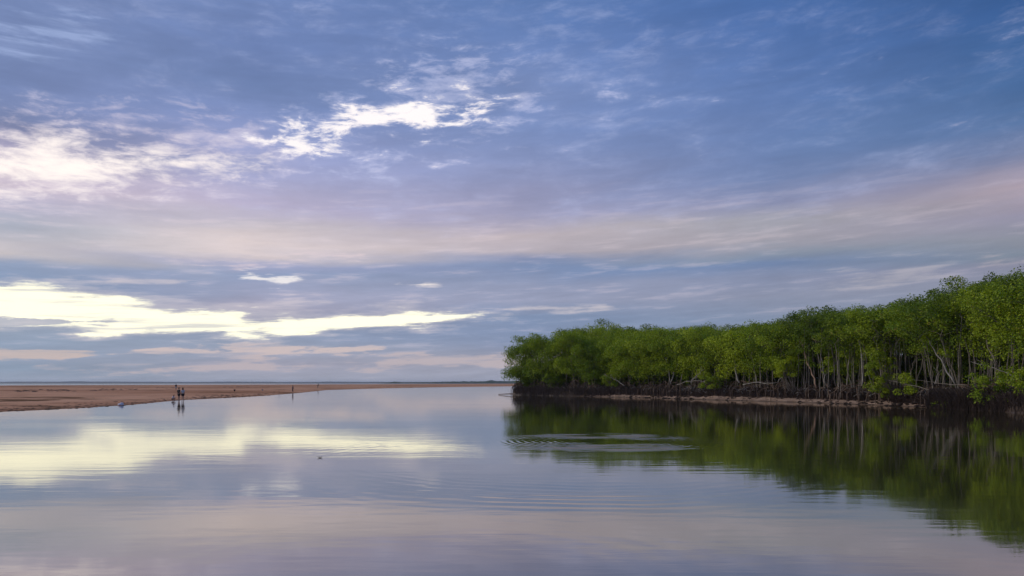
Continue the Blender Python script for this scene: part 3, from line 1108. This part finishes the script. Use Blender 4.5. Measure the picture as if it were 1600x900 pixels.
def lone_tree(path, d, r0, bark, leaf, label, crown_clumps, name='leaning_mangrove', twigs=6, cat='tree'):
    r0 *= 0.8
    pts = px_path(path, d)
    base = pts[0].copy()
    loc = [p - base for p in pts]
    root = empty(name, base)
    V, Fc = [], []
    ends = branchy(V, Fc, loc, r0, rng, twigs)
    mesh_obj('trunk', V, Fc, bark, root, smooth=True)
    if crown_clumps:
        CV, CF = [], []
        rs = np.random.RandomState(int(r0 * 1000) + len(path))
        for e in ends:
            for q in range(crown_clumps):
                c = e + Vector((rng.uniform(-0.5, 0.5), rng.uniform(-0.5, 0.5), rng.uniform(-0.3, 0.4)))
                leaves(CV, CF, c, rng.uniform(0.35, 0.65), 55, rs, 0.8)
        mesh_obj('crown', CV, CF, leaf, root)
    tag(root, label, cat)
    return root


lone_tree([(1275, 606), (1268, 585), (1261, 560), (1254, 538), (1247, 522)], 1.9, 0.13, M_BARK_RED, M_LEAF, 'mangrove with reddish brown trunk leaning left beside the pale stems', 2)
lone_tree([(1492, 600), (1476, 572), (1460, 545), (1446, 525), (1436, 510)], 1.6, 0.11, M_DEAD, M_LEAF, 'long pale trunk leaning left over the bank near the right', 2)
lone_tree([(1556, 570), (1541, 530), (1530, 490), (1518, 455)], 3.2, 0.10, M_BARK, M_LEAF_LIME, 'tall thin pale trunk leaning left high above the right shrubs', 3)
lone_tree([(1506, 545), (1494, 515), (1484, 490), (1476, 474)], 4.0, 0.09, M_BARK, M_LEAF, 'thin leaning stem high in the canopy on the right', 2)
lone_tree([(1346, 603), (1347, 570), (1345, 545), (1340, 525)], 1.7, 0.10, M_DEAD, M_LEAF, 'straight pale trunk standing in front of the dark gap', 2)
lone_tree([(1291, 602), (1286, 580), (1279, 545)], 1.8, 0.10, M_DEAD, M_LEAF, 'slim pale trunk tilting left next to the reddish one', 2)
lone_tree([(1306, 603), (1303, 575), (1298, 540), (1294, 512)], 2.1, 0.09, M_BARK, M_LEAF, 'slim upright trunk right of the tilting pale one', 2)
lone_tree([(1155, 598), (1150, 582), (1147, 565), (1150, 552)], 1.5, 0.13, M_DEAD, M_LEAF_LIME, 'stout pale forked trunk in the middle of the bank', 2, twigs=8)
lone_tree([(1048, 600), (1045, 582), (1041, 564), (1036, 552)], 1.6, 0.10, M_DEAD, M_LEAF_LIME, 'pale trunk leaning left beside the dark hollow', 2)
lone_tree([(1048, 599), (1053, 580), (1060, 566)], 2.0, 0.09, M_DEAD, M_LEAF, 'pale trunk leaning right beside the dark hollow', 2)

OBJ_DEAD = [
    ([(976, 603), (966, 596), (955, 590), (945, 587)], 1.0, 0.09, 'bare pale branch leaning left out over the water', 5),
    ([(1080, 598), (1090, 586), (1100, 577)], 1.2, 0.09, 'bleached branch slanting up right from the dark hollow', 4),
    ([(1058, 601), (1072, 596), (1092, 595), (1102, 598)], 1.0, 0.06, 'bleached driftwood lying along the top of the bank', 6),
    ([(1216, 598), (1224, 585), (1230, 574)], 1.1, 0.07, 'forked grey branch propped among the roots', 5),
    ([(1160, 601), (1180, 597), (1200, 600), (1214, 597)], 1.0, 0.06, 'grey driftwood branch across the roots mid bank', 6),
    ([(1455, 610), (1430, 603), (1400, 596), (1375, 592)], 0.9, 0.045, 'long fallen grey branch reaching left behind the lime shrub', 5),
    ([(1510, 602), (1480, 600), (1450, 596), (1420, 592)], 1.0, 0.05, 'second fallen branch above the long grey one', 4),
    ([(1600, 597), (1580, 586), (1560, 578), (1540, 570), (1516, 565)], 0.9, 0.06, 'thin pale branch drooping left over the right hand shrub', 5),
    ([(1421, 600), (1424, 580), (1430, 562), (1440, 548)], 1.3, 0.06, 'crooked upright dead branch behind the fallen ones', 6),
    ([(1396, 575), (1402, 560), (1398, 545), (1404, 530)], 2.6, 0.05, 'tangled dead crown of grey twigs hanging in the canopy', 9),
    ([(1462, 600), (1463, 588), (1466, 578)], 0.9, 0.08, 'short pale stump standing on the right bank', 4),
]
for path, d, r0, label, tw in OBJ_DEAD:
    lone_tree(path, d, r0, M_BARK if 'fallen' in label else M_DEAD, None, label, 0, 'dead_branch', tw, 'branch')

# driftwood stick at the tip
V, Fc = [], []
a = G(779, 616.4, 0.05)
b = G(806, 616.6, 0.16)
o0 = empty('driftwood_stick', (b.x, b.y, 0))
stick(V, Fc, [Vector((a.x - b.x, a.y - b.y, 0.07)), Vector(((a.x - b.x) * 0.5, (a.y - b.y) * 0.5, 0.20)), Vector((0, 0, 0.3))], 0.06, 0.12)
mesh_obj('stem', V, Fc, M_ROOT, o0)
tag(o0, 'dark driftwood stick lying on the water at the left tip', 'driftwood')


def shrub(px, d, w, z0, z1, leaf, label, n, dens=60, lsize=(0.12, 0.22)):
    s, pf = at_px(px, d)
    back = 0.0 if z1 < 1.0 else 1.5
    p = pf + inland(s) * back
    off = Vector((pf.x - p.x, pf.y - p.y, 0))
    z = max(0.02, bank_z(s, d + back))
    root = empty('mangrove_shrub', (p.x, p.y, z))
    V, Fc, CV, CF = [], [], [], []
    rs = np.random.RandomState(int(px))
    r2 = random.Random(int(px))
    for i in range(n):
        a = r2.uniform(0, 6.28)
        rr = w * math.sqrt(r2.random())
        t = off + Vector((math.cos(a) * rr, math.sin(a) * rr * 0.7, r2.uniform(z0, z1) - z))
        pts = wander((0.1 * math.cos(a), 0.1 * math.sin(a), -0.1), t, 3, 0.15, r2)
        stick(V, Fc, pts, 0.035, 0.012, 4)
        for q in range(2):
            leaves(CV, CF, t + Vector((r2.uniform(-.3, .3), r2.uniform(-.3, .3), r2.uniform(-.3, .2))), r2.uniform(0.28, 0.5), dens, rs, 0.85, lsize)
    mesh_obj('stem', V, Fc, M_BARK, root)
    mesh_obj('foliage', CV, CF, leaf, root)
    tag(root, label, 'shrub')


shrub(1376, 0.9, 1.1, 1.0, 5.2, M_LEAF_LIME, 'bright yellow-green mangrove shrub hanging over the mud strip', 34)
shrub(1550, 0.7, 1.6, 0.6, 3.4, M_LEAF, 'loose green shrub over the dark bank near the right edge', 30, 40)
shrub(1478, 0.2, 0.8, 0.25, 0.55, M_LEAF, 'small green seedlings at the waterline on the right', 8, 9)
shrub(955, 0.9, 1.4, 1.9, 3.4, M_LEAF_LIME, 'low yellow-green shrub under the bare branch on the left bank', 20, 50)
shrub(862, 1.2, 1.5, 2.4, 4.0, M_LEAF, 'low leafy shrub on the left bank near the tip', 18, 50)
shrub(1225, 1.2, 1.5, 3.0, 5.0, M_LEAF_LIME, 'yellow-green shrub above the grey branches mid bank', 26, 55)
shrub(1110, 1.6, 1.6, 1.6, 3.2, M_LEAF, 'green shrub filling the hollow behind the bleached branch', 20, 50)
shrub(1418, 1.0, 1.0, 1.4, 3.0, M_LEAF, 'small green shrub beside the crooked dead branch', 14, 45)
shrub(1595, 0.6, 1.3, 0.7, 3.0, M_LEAF, 'green shrub cut by the right edge of the picture', 20, 40)

# ------------------------------------------------------------------ tangle of roots along the bank
V, Fc = [], []
r3 = random.Random(77)
s = 0.0
for i in range(19000):
    s = r3.uniform(SHL[1], TIP_S + 5) if i < 13000 else (r3.uniform(TIP_S - 10, TIP_S + 5) if i < 14500 else r3.uniform(SHL[1], SHL[7]))
    beach = interp(s, BEACH)
    d = r3.uniform(-0.15 + 1.6 * beach, 3.2) if i < 17000 else r3.uniform(-0.5, 1.0) + 1.6 * beach
    p = shore(s) + inland(s) * d
    zb = max(-0.1, bank_z(s, d)) - 0.08
    top = r3.uniform(0.7, 1.95) * (0.88 + 0.3 * fb(s * 0.35, 0.3, 0.0))
    if zb + 0.2 > top:
        top = zb + 0.5
    a = r3.uniform(0, 6.28)
    o = r3.uniform(0.1, 0.75)
    p0 = Vector((p.x, p.y, zb))
    p2 = Vector((p.x + math.cos(a) * o, p.y + math.sin(a) * o, top))
    p1 = p0.lerp(p2, 0.55) + Vector((-math.cos(a) * 0.15 * o, -math.sin(a) * 0.15 * o, 0.1))
    w = r3.uniform(0.016, 0.042)
    tube(V, Fc, [p0, p1, p2], [w, w * 0.9, w * 0.6], 3, False)
tangle = mesh_obj('root_tangle', V, Fc, M_ROOT, kind='stuff')
tangle['label'] = 'dark tangle of stilt roots and pegs covering the bank'
tangle['category'] = 'roots'

# pale twigs of bleached wood on top of the tangle
V, Fc = [], []
for i in range(500):
    s = r3.uniform(SHL[3], TIP_S)
    d = r3.uniform(1.2, 2.6)
    p = shore(s) + inland(s) * d
    a = r3.uniform(0, 6.28)
    o = r3.uniform(0.3, 0.9)
    z = r3.uniform(1.0, 1.7)
    p0 = Vector((p.x, p.y, z - 0.3))
    p2 = Vector((p.x + math.cos(a) * o, p.y + math.sin(a) * o, z + r3.uniform(-0.4, 0.35)))
    tube(V, Fc, [p0, p0.lerp(p2, 0.5) + Vector((0, 0, 0.12)), p2], [0.03, 0.026, 0.014], 3, False)
twigs = mesh_obj('dead_twigs', V, Fc, M_DEAD, kind='stuff')
twigs['label'] = 'pale dead twigs caught on top of the dark roots'
twigs['category'] = 'twigs'

# lumps of mud and stones at the water's edge
V, Fc = [], []
for i in range(420):
    s = r3.uniform(SHL[2], TIP_S - 4)
    if interp(s, BEACH) < 0.25:
        continue
    d = r3.uniform(-0.15, 1.6)
    p = shore(s) + inland(s) * d
    z = bank_z(s, d)
    R = r3.uniform(0.05, 0.20)
    b0 = len(V)
    bm = bmesh.new()
    bmesh.ops.create_icosphere(bm, subdivisions=1, radius=R)
    for v in bm.verts:
        q = v.co * (1 + 0.35 * mnoise.noise(v.co * 6 + Vector((i, 0, 0))))
        V.append((p.x + q.x * 1.5, p.y + q.y, z + q.z * 0.6))
    for f in bm.faces:
        Fc.append(tuple(b0 + v.index for v in f.verts))
    bm.free()
lumps = mesh_obj('mud_lumps', V, Fc, M_MUD, kind='stuff')
lumps['label'] = 'clods of mud scattered along the foot of the bank'
lumps['category'] = 'mud'

# ------------------------------------------------------------------ people on the sand
M_SKIN = make_plain('skin', (0.42, 0.24, 0.17, 1), 0.55, 0.12, 9.0)
M_HAIR = make_plain('dark_hair', (0.020, 0.014, 0.011, 1), 0.6, 0.3, 30.0)
M_BLACK = make_plain('black_cloth', (0.018, 0.018, 0.022, 1), 0.85, 0.3, 12.0)
M_NAVY = make_plain('dark_blue_cloth', (0.025, 0.022, 0.040, 1), 0.85, 0.3, 12.0)
M_MAROON = make_plain('maroon_cloth', (0.085, 0.026, 0.022, 1), 0.85, 0.3, 12.0)
M_WHITE = make_plain('white_cloth', (0.78, 0.76, 0.78, 1), 0.8, 0.12, 8.0)
M_GREY = make_plain('grey_cloth', (0.48, 0.47, 0.48, 1), 0.85, 0.18, 9.0)
M_KHAKI = make_plain('khaki_cloth', (0.22, 0.19, 0.16, 1), 0.85, 0.2, 9.0)
M_LILAC = make_plain('pale_lilac_plastic', (0.66, 0.63, 0.70, 1), 0.4, 0.15, 5.0)
M_EYE = make_plain('eye', (0.05, 0.04, 0.035, 1), 0.3, 0.1, 5.0)
M_WOOD = make_plain('weathered_stick', (0.14, 0.10, 0.07, 1), 0.85, 0.3, 5.0)
M_BLACKPL = make_plain('black_plastic', (0.02, 0.02, 0.02, 1), 0.45, 0.2, 5.0)
M_WHITEPL = make_plain('white_plastic', (0.75, 0.73, 0.70, 1), 0.45, 0.1, 5.0)
M_WIRE = make_plain('wire', (0.25, 0.25, 0.25, 1), 0.4, 0.1, 5.0)


def skin_mesh(pts, edges, radii, root, sub=1):
    me = bpy.data.meshes.new('tmp')
    me.from_pydata([tuple(p) for p in pts], edges, [])
    o = bpy.data.objects.new('tmp', me)
    COL.objects.link(o)
    sk = o.modifiers.new('skin', 'SKIN')
    ss_ = o.modifiers.new('sub', 'SUBSURF')
    ss_.levels = sub
    ss_.render_levels = sub
    for i, v in enumerate(me.skin_vertices[0].data):
        r = radii[i]
        v.radius = r if isinstance(r, tuple) else (r, r)
        v.use_root = (i == root)
    dg = bpy.context.evaluated_depsgraph_get()
    dg.update()
    out = bpy.data.meshes.new_from_object(o.evaluated_get(dg))
    bpy.data.objects.remove(o)
    V = [v.co.copy() for v in out.vertices]
    Fc = [tuple(p.vertices) for p in out.polygons]
    bpy.data.meshes.remove(out)
    return V, Fc


BASE = {
    'pelvis': (0, 0, 0.95), 'belly': (0, 0, 1.13), 'chest': (0, 0, 1.34), 'neck': (0, 0.005, 1.48), 'jaw': (0, -0.015, 1.555), 'head': (0, -0.015, 1.63), 'crown': (0, 0.0, 1.69),
    'sh': (0.165, 0, 1.40), 'el': (0.215, 0.03, 1.13), 'wr': (0.225, -0.05, 0.90), 'ha': (0.222, -0.07, 0.83),
    'hip': (0.085, 0, 0.90), 'kn': (0.09, -0.03, 0.50), 'an': (0.095, 0.02, 0.09), 'to': (0.105, -0.13, 0.03)}
RAD = {'pelvis': (0.145, 0.11), 'belly': (0.125, 0.10), 'chest': (0.155, 0.115), 'neck': 0.055, 'jaw': 0.070, 'head': 0.092, 'crown': 0.062,
       'sh': 0.062, 'el': 0.042, 'wr': 0.029, 'ha': 0.034, 'hip': 0.085, 'kn': 0.058, 'an': 0.038, 'to': 0.034}


def person(name, loc, H, rot, pose, top_m, bottom_m, long_legs, label, hair_long=False, sleeves=True, cat='person'):
    P = {}
    for q, v in BASE.items():
        if q in ('sh', 'el', 'wr', 'ha', 'hip', 'kn', 'an', 'to'):
            P[q + 'L'] = Vector(v)
            P[q + 'R'] = Vector((-v[0], v[1], v[2]))
        else:
            P[q] = Vector(v)
    for q, v in pose.items():
        P[q] = Vector(v)
    names = list(P)
    rad = [RAD[q if q in RAD else q[:-1]] for q in names]
    ix = {q: i for i, q in enumerate(names)}
    E = [('pelvis', 'belly'), ('belly', 'chest'), ('chest', 'neck'), ('neck', 'jaw'), ('jaw', 'head'), ('head', 'crown')]
    for sd in 'LR':
        E += [('chest', 'sh' + sd), ('sh' + sd, 'el' + sd), ('el' + sd, 'wr' + sd), ('wr' + sd, 'ha' + sd),
              ('pelvis', 'hip' + sd), ('hip' + sd, 'kn' + sd), ('kn' + sd, 'an' + sd), ('an' + sd, 'to' + sd)]
    sc = H / 1.75
    root = empty(name, loc)
    root.rotation_euler = (0, 0, rot)
    root.scale = (sc, sc, sc)
    V, Fc = skin_mesh([P[q] for q in names], [(ix[a], ix[b]) for a, b in E], rad, ix['pelvis'])
    # five fingers on each hand, a nose and ears
    for sd, sg in (('L', 1), ('R', -1)):
        w, h = P['wr' + sd], P['ha' + sd]
        d = (h - w).normalized()
        side = d.cross(Vector((1, 0, 0)))
        side.normalize()
        for fi in range(4):
            b = h + d * 0.022 + side * (fi - 1.5) * 0.018
            ln = (0.066, 0.078, 0.074, 0.056)[fi]
            curl = Vector((-sg * 0.4, 0, 0))
            tube(V, Fc, [b, b + d * ln * 0.5, b + (d + curl) * ln * 0.95], [0.009, 0.0085, 0.006], 5)
        b = w.lerp(h, 0.55) + side * 0.028
        tube(V, Fc, [b, b + (d * 0.6 + side * 0.8) * 0.035, b + (d * 0.9 + side * 0.6) * 0.06], [0.011, 0.010, 0.007], 5)
    hd, jw, cr = P['head'], P['jaw'], P['crown']
    upv = (cr - jw).normalized()
    fw = Vector((0, -1, 0)) - upv * Vector((0, -1, 0)).dot(upv)
    fw.normalize()
    rt = fw.cross(upv)
    mid = jw.lerp(hd, 0.55)
    tube(V, Fc, [mid + fw * 0.070 + upv * 0.03, mid + fw * 0.098, mid + fw * 0.085 - upv * 0.012], [0.008, 0.014, 0.010], 6)
    for sg in (1, -1):
        tube(V, Fc, [mid + rt * sg * 0.080 + upv * 0.03, mid + rt * sg * 0.095 + upv * 0.005, mid + rt * sg * 0.083 - upv * 0.022], [0.008, 0.014, 0.008], 6)
    body = mesh_obj('body', V, Fc, M_SKIN, root, smooth=True)
    EV, EF = [], []
    for sg in (1, -1):
        c = mid + fw * 0.078 + rt * sg * 0.032 + upv * 0.035
        tube(EV, EF, [c - fw * 0.008, c + fw * 0.006], [0.012, 0.009], 8)
    tube(EV, EF, [mid + fw * 0.080 - upv * 0.045 - rt * 0.022, mid + fw * 0.086 - upv * 0.047, mid + fw * 0.080 - upv * 0.045 + rt * 0.022], [0.003, 0.006, 0.003], 5)
    mesh_obj('face', EV, EF, M_EYE, body)
    # hair
    HV, HF = [], []
    b0 = len(HV)
    n1, n2 = 6, 12
    for i in range(n1 + 1):
        ph = math.pi * 0.62 * i / n1
        for j in range(n2):
            th = 2 * math.pi * j / n2
            r = 0.108 * math.sin(ph)
            fr_ = math.cos(th)
            drop = -0.108 * math.cos(ph)
            q = hd + upv * (0.02 - drop * 0.98) + fw * (r * fr_ * 0.95 + 0.012) * (0.80 if fr_ > 0.2 and i > 3 else 1.0) + rt * r * math.sin(th) * 0.92
            if hair_long and i == n1 and fr_ < 0.2:
                q -= upv * 0.16
            HV.append(q)
    for i in range(n1):
        for j in range(n2):
            j2 = (j + 1) % n2
            HF.append((b0 + i * n2 + j, b0 + i * n2 + j2, b0 + (i + 1) * n2 + j2, b0 + (i + 1) * n2 + j))
    mesh_obj('hair', HV, HF, M_HAIR, root, smooth=True)
    # top
    tn = ['pelvis', 'belly', 'chest', 'shL', 'shR']
    tp = [P['pelvis'] * 1.0, P['belly'], P['chest'], P['shL'], P['shR']]
    tr_ = [(0.165, 0.135), (0.150, 0.125), (0.178, 0.138), 0.080, 0.080]
    te = [(0, 1), (1, 2), (2, 3), (2, 4)]
    if sleeves:
        tp += [P['shL'].lerp(P['elL'], 0.75), P['shR'].lerp(P['elR'], 0.75)]
        tr_ += [0.064, 0.064]
        te += [(3, 5), (4, 6)]
    V, Fc = skin_mesh(tp, te, tr_, 0)
    mesh_obj('shirt', V, Fc, top_m, root, smooth=True)
    # shorts or trousers
    f = 1.0 if long_legs else 0.72
    tp = [P['pelvis'] + Vector((0, 0, 0.03)), P['hipL'], P['hipR']]
    tr_ = [(0.165, 0.13), 0.112, 0.112]
    te = [(0, 1), (0, 2)]
    if long_legs:
        tp += [P['knL'], P['knR'], P['knL'].lerp(P['anL'], 0.9), P['knR'].lerp(P['anR'], 0.9)]
        tr_ += [0.078, 0.078, 0.062, 0.062]
        te += [(1, 3), (2, 4), (3, 5), (4, 6)]
    else:
        tp += [P['hipL'].lerp(P['knL'], f), P['hipR'].lerp(P['knR'], f)]
        tr_ += [0.095, 0.095]
        te += [(1, 3), (2, 4)]
    V, Fc = skin_mesh(tp, te, tr_, 0)
    mesh_obj('trousers' if long_legs else 'shorts', V, Fc, bottom_m, root, smooth=True)
    tag(root, label, cat)
    return root


def ground(px, Y):
    return sand_top(px, Y)


Yp = 87.5
walk = {'knL': (0.09, -0.12, 0.52), 'anL': (0.095, -0.06, 0.10), 'toL': (0.10, -0.21, 0.04), 'knR': (-0.09, 0.03, 0.50), 'anR': (-0.095, 0.16, 0.10), 'toR': (-0.10, 0.04, 0.03),
        'elL': (0.22, 0.10, 1.14), 'wrL': (0.23, 0.08, 0.90), 'haL': (0.23, 0.06, 0.83), 'elR': (-0.22, -0.06, 1.14), 'wrR': (-0.23, -0.18, 0.95), 'haR': (-0.23, -0.22, 0.89)}
p = AT(279.4, Yp + 0.3)
person('person', (p.x, p.y, -0.05), 1.66, math.radians(160), {'elL': (0.26, 0.05, 1.14), 'wrL': (0.16, -0.14, 1.02), 'haL': (0.11, -0.19, 1.02)}, M_BLACK, M_BLACK, False,
       'person in black top and black shorts standing ankle deep, left of the pair')
p = AT(285.6, Yp)
person('person', (p.x, p.y, -0.05), 1.64, math.radians(188), {}, M_GREY, M_BLACK, False, 'person in pale grey top and black shorts standing ankle deep, right of the pair', True)
Y3 = 170.0
p = AT(275, Y3)
person('person', (p.x, p.y, ground(275, Y3)), 1.68, math.radians(20), walk, M_MAROON, M_GREY, False, 'person in dark red top far off behind the standing pair')
Y4 = 158.0
p = AT(457.5, Y4)
person('person', (p.x, p.y, ground(457.5, Y4)), 1.62, math.radians(-60), walk, M_NAVY, M_NAVY, True, 'person in dark clothes walking alone along the far water edge')
Y5 = 258.0
p = AT(496.5, Y5)
bend = {'belly': (0, -0.06, 1.12), 'chest': (0, -0.18, 1.28), 'neck': (0, -0.27, 1.39), 'jaw': (0, -0.33, 1.44), 'head': (0, -0.37, 1.50), 'crown': (0, -0.39, 1.56),
        'shL': (0.165, -0.20, 1.32), 'shR': (-0.165, -0.20, 1.32), 'elL': (0.21, -0.28, 1.06), 'elR': (-0.21, -0.28, 1.06), 'wrL': (0.19, -0.42, 0.88), 'wrR': (-0.19, -0.42, 0.88),
        'haL': (0.18, -0.46, 0.82), 'haR': (-0.18, -0.46, 0.82)}
person('person', (p.x, p.y, ground(496.5, Y5)), 1.72, math.radians(80), bend, M_BLACK, M_KHAKI, True, 'person in dark top and khaki trousers bending forward, farthest along the sand')
# child crouching at the edge of the water
pc = AT(270.5, 86.8)
crouch = {'pelvis': (0, 0.10, 0.34), 'belly': (0, 0.06, 0.50), 'chest': (0, -0.04, 0.69), 'neck': (0, -0.10, 0.82), 'jaw': (0, -0.14, 0.90), 'head': (0, -0.16, 0.97), 'crown': (0, -0.15, 1.04),
          'shL': (0.165, -0.05, 0.74), 'shR': (-0.165, -0.05, 0.74), 'elL': (0.21, -0.20, 0.56), 'elR': (-0.21, -0.20, 0.56), 'wrL': (0.12, -0.38, 0.44), 'wrR': (-0.12, -0.38, 0.44),
          'haL': (0.09, -0.43, 0.40), 'haR': (-0.09, -0.43, 0.40), 'hipL': (0.10, 0.08, 0.32), 'hipR': (-0.10, 0.08, 0.32), 'knL': (0.15, -0.28, 0.47), 'knR': (-0.15, -0.28, 0.47),
          'anL': (0.12, -0.08, 0.09), 'anR': (-0.12, -0.08, 0.09), 'toL': (0.14, -0.23, 0.03), 'toR': (-0.14, -0.23, 0.03)}
person('person', (pc.x, pc.y, -0.02), 1.22, math.radians(70), crouch, M_WHITE, M_NAVY, False, 'child in white top crouching at the water edge beside the pair')

# ------------------------------------------------------------------ small things on sand and water
def blob(V, Fc, c, r, seed, amp=0.25, sub=2):
    b0 = len(V)
    bm = bmesh.new()
    bmesh.ops.create_icosphere(bm, subdivisions=sub, radius=1.0)
    for v in bm.verts:
        k_ = 1 + amp * mnoise.fractal(v.co * 1.6 + Vector((seed, 0, 0)), 0.8, 2.0, 3)
        V.append(Vector((c[0] + v.co.x * r[0] * k_, c[1] + v.co.y * r[1] * k_, c[2] + v.co.z * r[2] * k_)))
    for f in bm.faces:
        Fc.append(tuple(b0 + v.index for v in f.verts))
    bm.free()


p = G(188.5, 633.2, 0.02)
e = empty('plastic_bag', (p.x, p.y, 0.02))
V, Fc = [], []
blob(V, Fc, (0, 0, 0.06), (0.32, 0.22, 0.12), 3.0, 0.5)
blob(V, Fc, (0.05, 0.02, 0.16), (0.14, 0.12, 0.10), 8.0, 0.6)
mesh_obj('bag_body', V, Fc, M_LILAC, e, smooth=True)
V, Fc = [], []
tube(V, Fc, [(0.1, 0, 0.2), (0.2, 0.05, 0.24), (0.3, 0.0, 0.12)], [0.02, 0.025, 0.02], 5)
mesh_obj('bag_handle', V, Fc, M_LILAC, e, smooth=True)
tag(e, 'crumpled pale lilac bag lying at the edge of the sand', 'bag')


def bucket(px, Y, m, label, r=0.2, h=0.4):
    p = AT(px, Y)
    e = empty('bucket', (p.x, p.y, sand_top(px, Y)))
    V, Fc = [], []
    n = 16
    prof = [(0.0, 0.0), (r * 0.75, 0.0), (r, h), (r * 1.06, h), (r * 1.06, h + 0.02), (r * 0.94, h + 0.02), (r * 0.70, 0.02), (0.0, 0.02)]
    for q, z in prof:
        for j in range(n):
            a = 2 * math.pi * j / n
            V.append((q * math.cos(a), q * math.sin(a), z))
    for i in range(len(prof) - 1):
        for j in range(n):
            j2 = (j + 1) % n
            Fc.append((i * n + j, i * n + j2, (i + 1) * n + j2, (i + 1) * n + j))
    mesh_obj('pail', V, Fc, m, e, smooth=True)
    V, Fc = [], []
    tube(V, Fc, [(r * math.cos(a), 0.02 * math.sin(a), h + r * 0.8 * math.sin(a)) for a in np.linspace(0, math.pi, 9)], [0.006] * 9, 5)
    mesh_obj('handle', V, Fc, M_WIRE, e)
    tag(e, label, 'bucket')


bucket(366.5, 162, M_BLACKPL, 'black bucket standing on the sand left of the white one')
bucket(410, 172, M_WHITEPL, 'white bucket standing on the sand right of the black one')
p = G(436, 617.4)
e = empty('thin_stake', (p.x, p.y, -0.1))
V, Fc = [], []
tube(V, Fc, [(0, 0, 0), (0.01, 0, 0.5), (-0.02, 0.01, 0.95)], [0.022, 0.02, 0.014], 6)
mesh_obj('stake_pole', V, Fc, M_WOOD, e)
tag(e, 'thin wooden stake standing in the shallows near the far shore', 'stake')


def floating_leaf(px, py, L, rot, label):
    p = G(px, py)
    e = empty('floating_leaf', (p.x, p.y, 0.004))
    e.rotation_euler = (0, 0, rot)
    V, Fc = [], []
    n = 9
    for i in range(n):
        t = i / (n - 1)
        w = L * 0.22 * math.sin(math.pi * t) ** 0.8
        z = 0.010 + L * 0.16 * (2 * t - 1) ** 2
        V += [(L * (t - .5), -w, z + w * 0.5), (L * (t - .5), 0, z), (L * (t - .5), w, z + w * 0.5), (L * (t - .5), 0, z - 0.006)]
    for i in range(n - 1):
        a, b = i * 4, i * 4 + 4
        Fc += [(a, a + 1, b + 1, b), (a + 1, a + 2, b + 2, b + 1), (a + 2, a + 3, b + 3, b + 2), (a + 3, a, b, b + 3)]
    mesh_obj('blade', V, Fc, M_WOOD, e, smooth=True)
    V, Fc = [], []
    tube(V, Fc, [(-L * 0.5, 0, 0.01 + L * 0.16), (-L * 0.65, 0.01, 0.02 + L * 0.2)], [0.003, 0.002], 4)
    mesh_obj('stalk', V, Fc, M_WOOD, e)
    tag(e, label, 'leaf')


floating_leaf(500, 715.5, 0.15, 0.2, 'curled brown leaf floating on the open water left of centre')

# weed and shells washed up in lines along the sand
V, Fc = [], []
r4 = random.Random(9)
for i in range(900):
    px = r4.uniform(0, 430)
    Yn = CAM_H * F / (interp(px, near_px) - HOR)
    if r4.random() < 0.55:
        Y = Yn * r4.uniform(2.6, 3.4)
        if fb(px * 0.02, Y * 0.01, 4.0) < 0.0:
            continue
        sc_ = 1.6
    else:
        Y = Yn * (1.0 + abs(r4.gauss(0, 0.10)))
        sc_ = 0.6 if px < 300 else 1.0
    X = (px - 800) / F * Y
    R = r4.uniform(0.06, 0.20) * sc_
    blob(V, Fc, (X, Y, sand_top(px, Y)), (R * 2.0, R, R * 0.30), i, 0.5, 1)
weed = mesh_obj('washed_up_weed', V, Fc, make_plain('dry_weed', (0.045, 0.030, 0.018, 1), 0.9, 0.4, 3.0), kind='stuff')
weed['label'] = 'dark clumps of weed washed up in lines on the sand'
weed['category'] = 'weed'

# ------------------------------------------------------------------ hazy air
mh = bpy.data.materials.new('air')
mh.use_nodes = True
mh.node_tree.nodes.clear()
kh = NT(mh.node_tree)
pv = kh.n('ShaderNodeVolumePrincipled')
pv.inputs['Color'].default_value = (0.82, 0.90, 1.0, 1)
pv.inputs['Density'].default_value = 0.5 / 6200.0
pv.inputs['Anisotropy'].default_value = 0.2
oh = kh.n('ShaderNodeOutputMaterial')
kh.link(pv.outputs[0], oh.inputs['Volume'])
X0, X1, Y0, Y1, Z0, Z1 = -9500, 9500, -300, 9500, -1.6, 24.0
V = [(X0, Y0, Z0), (X1, Y0, Z0), (X1, Y1, Z0), (X0, Y1, Z0), (X0, Y0, Z1), (X1, Y0, Z1), (X1, Y1, Z1), (X0, Y1, Z1)]
Fc = [(0, 3, 2, 1), (4, 5, 6, 7), (0, 1, 5, 4), (1, 2, 6, 5), (2, 3, 7, 6), (3, 0, 4, 7)]
haze = mesh_obj('haze', V, Fc, mh, kind='stuff')
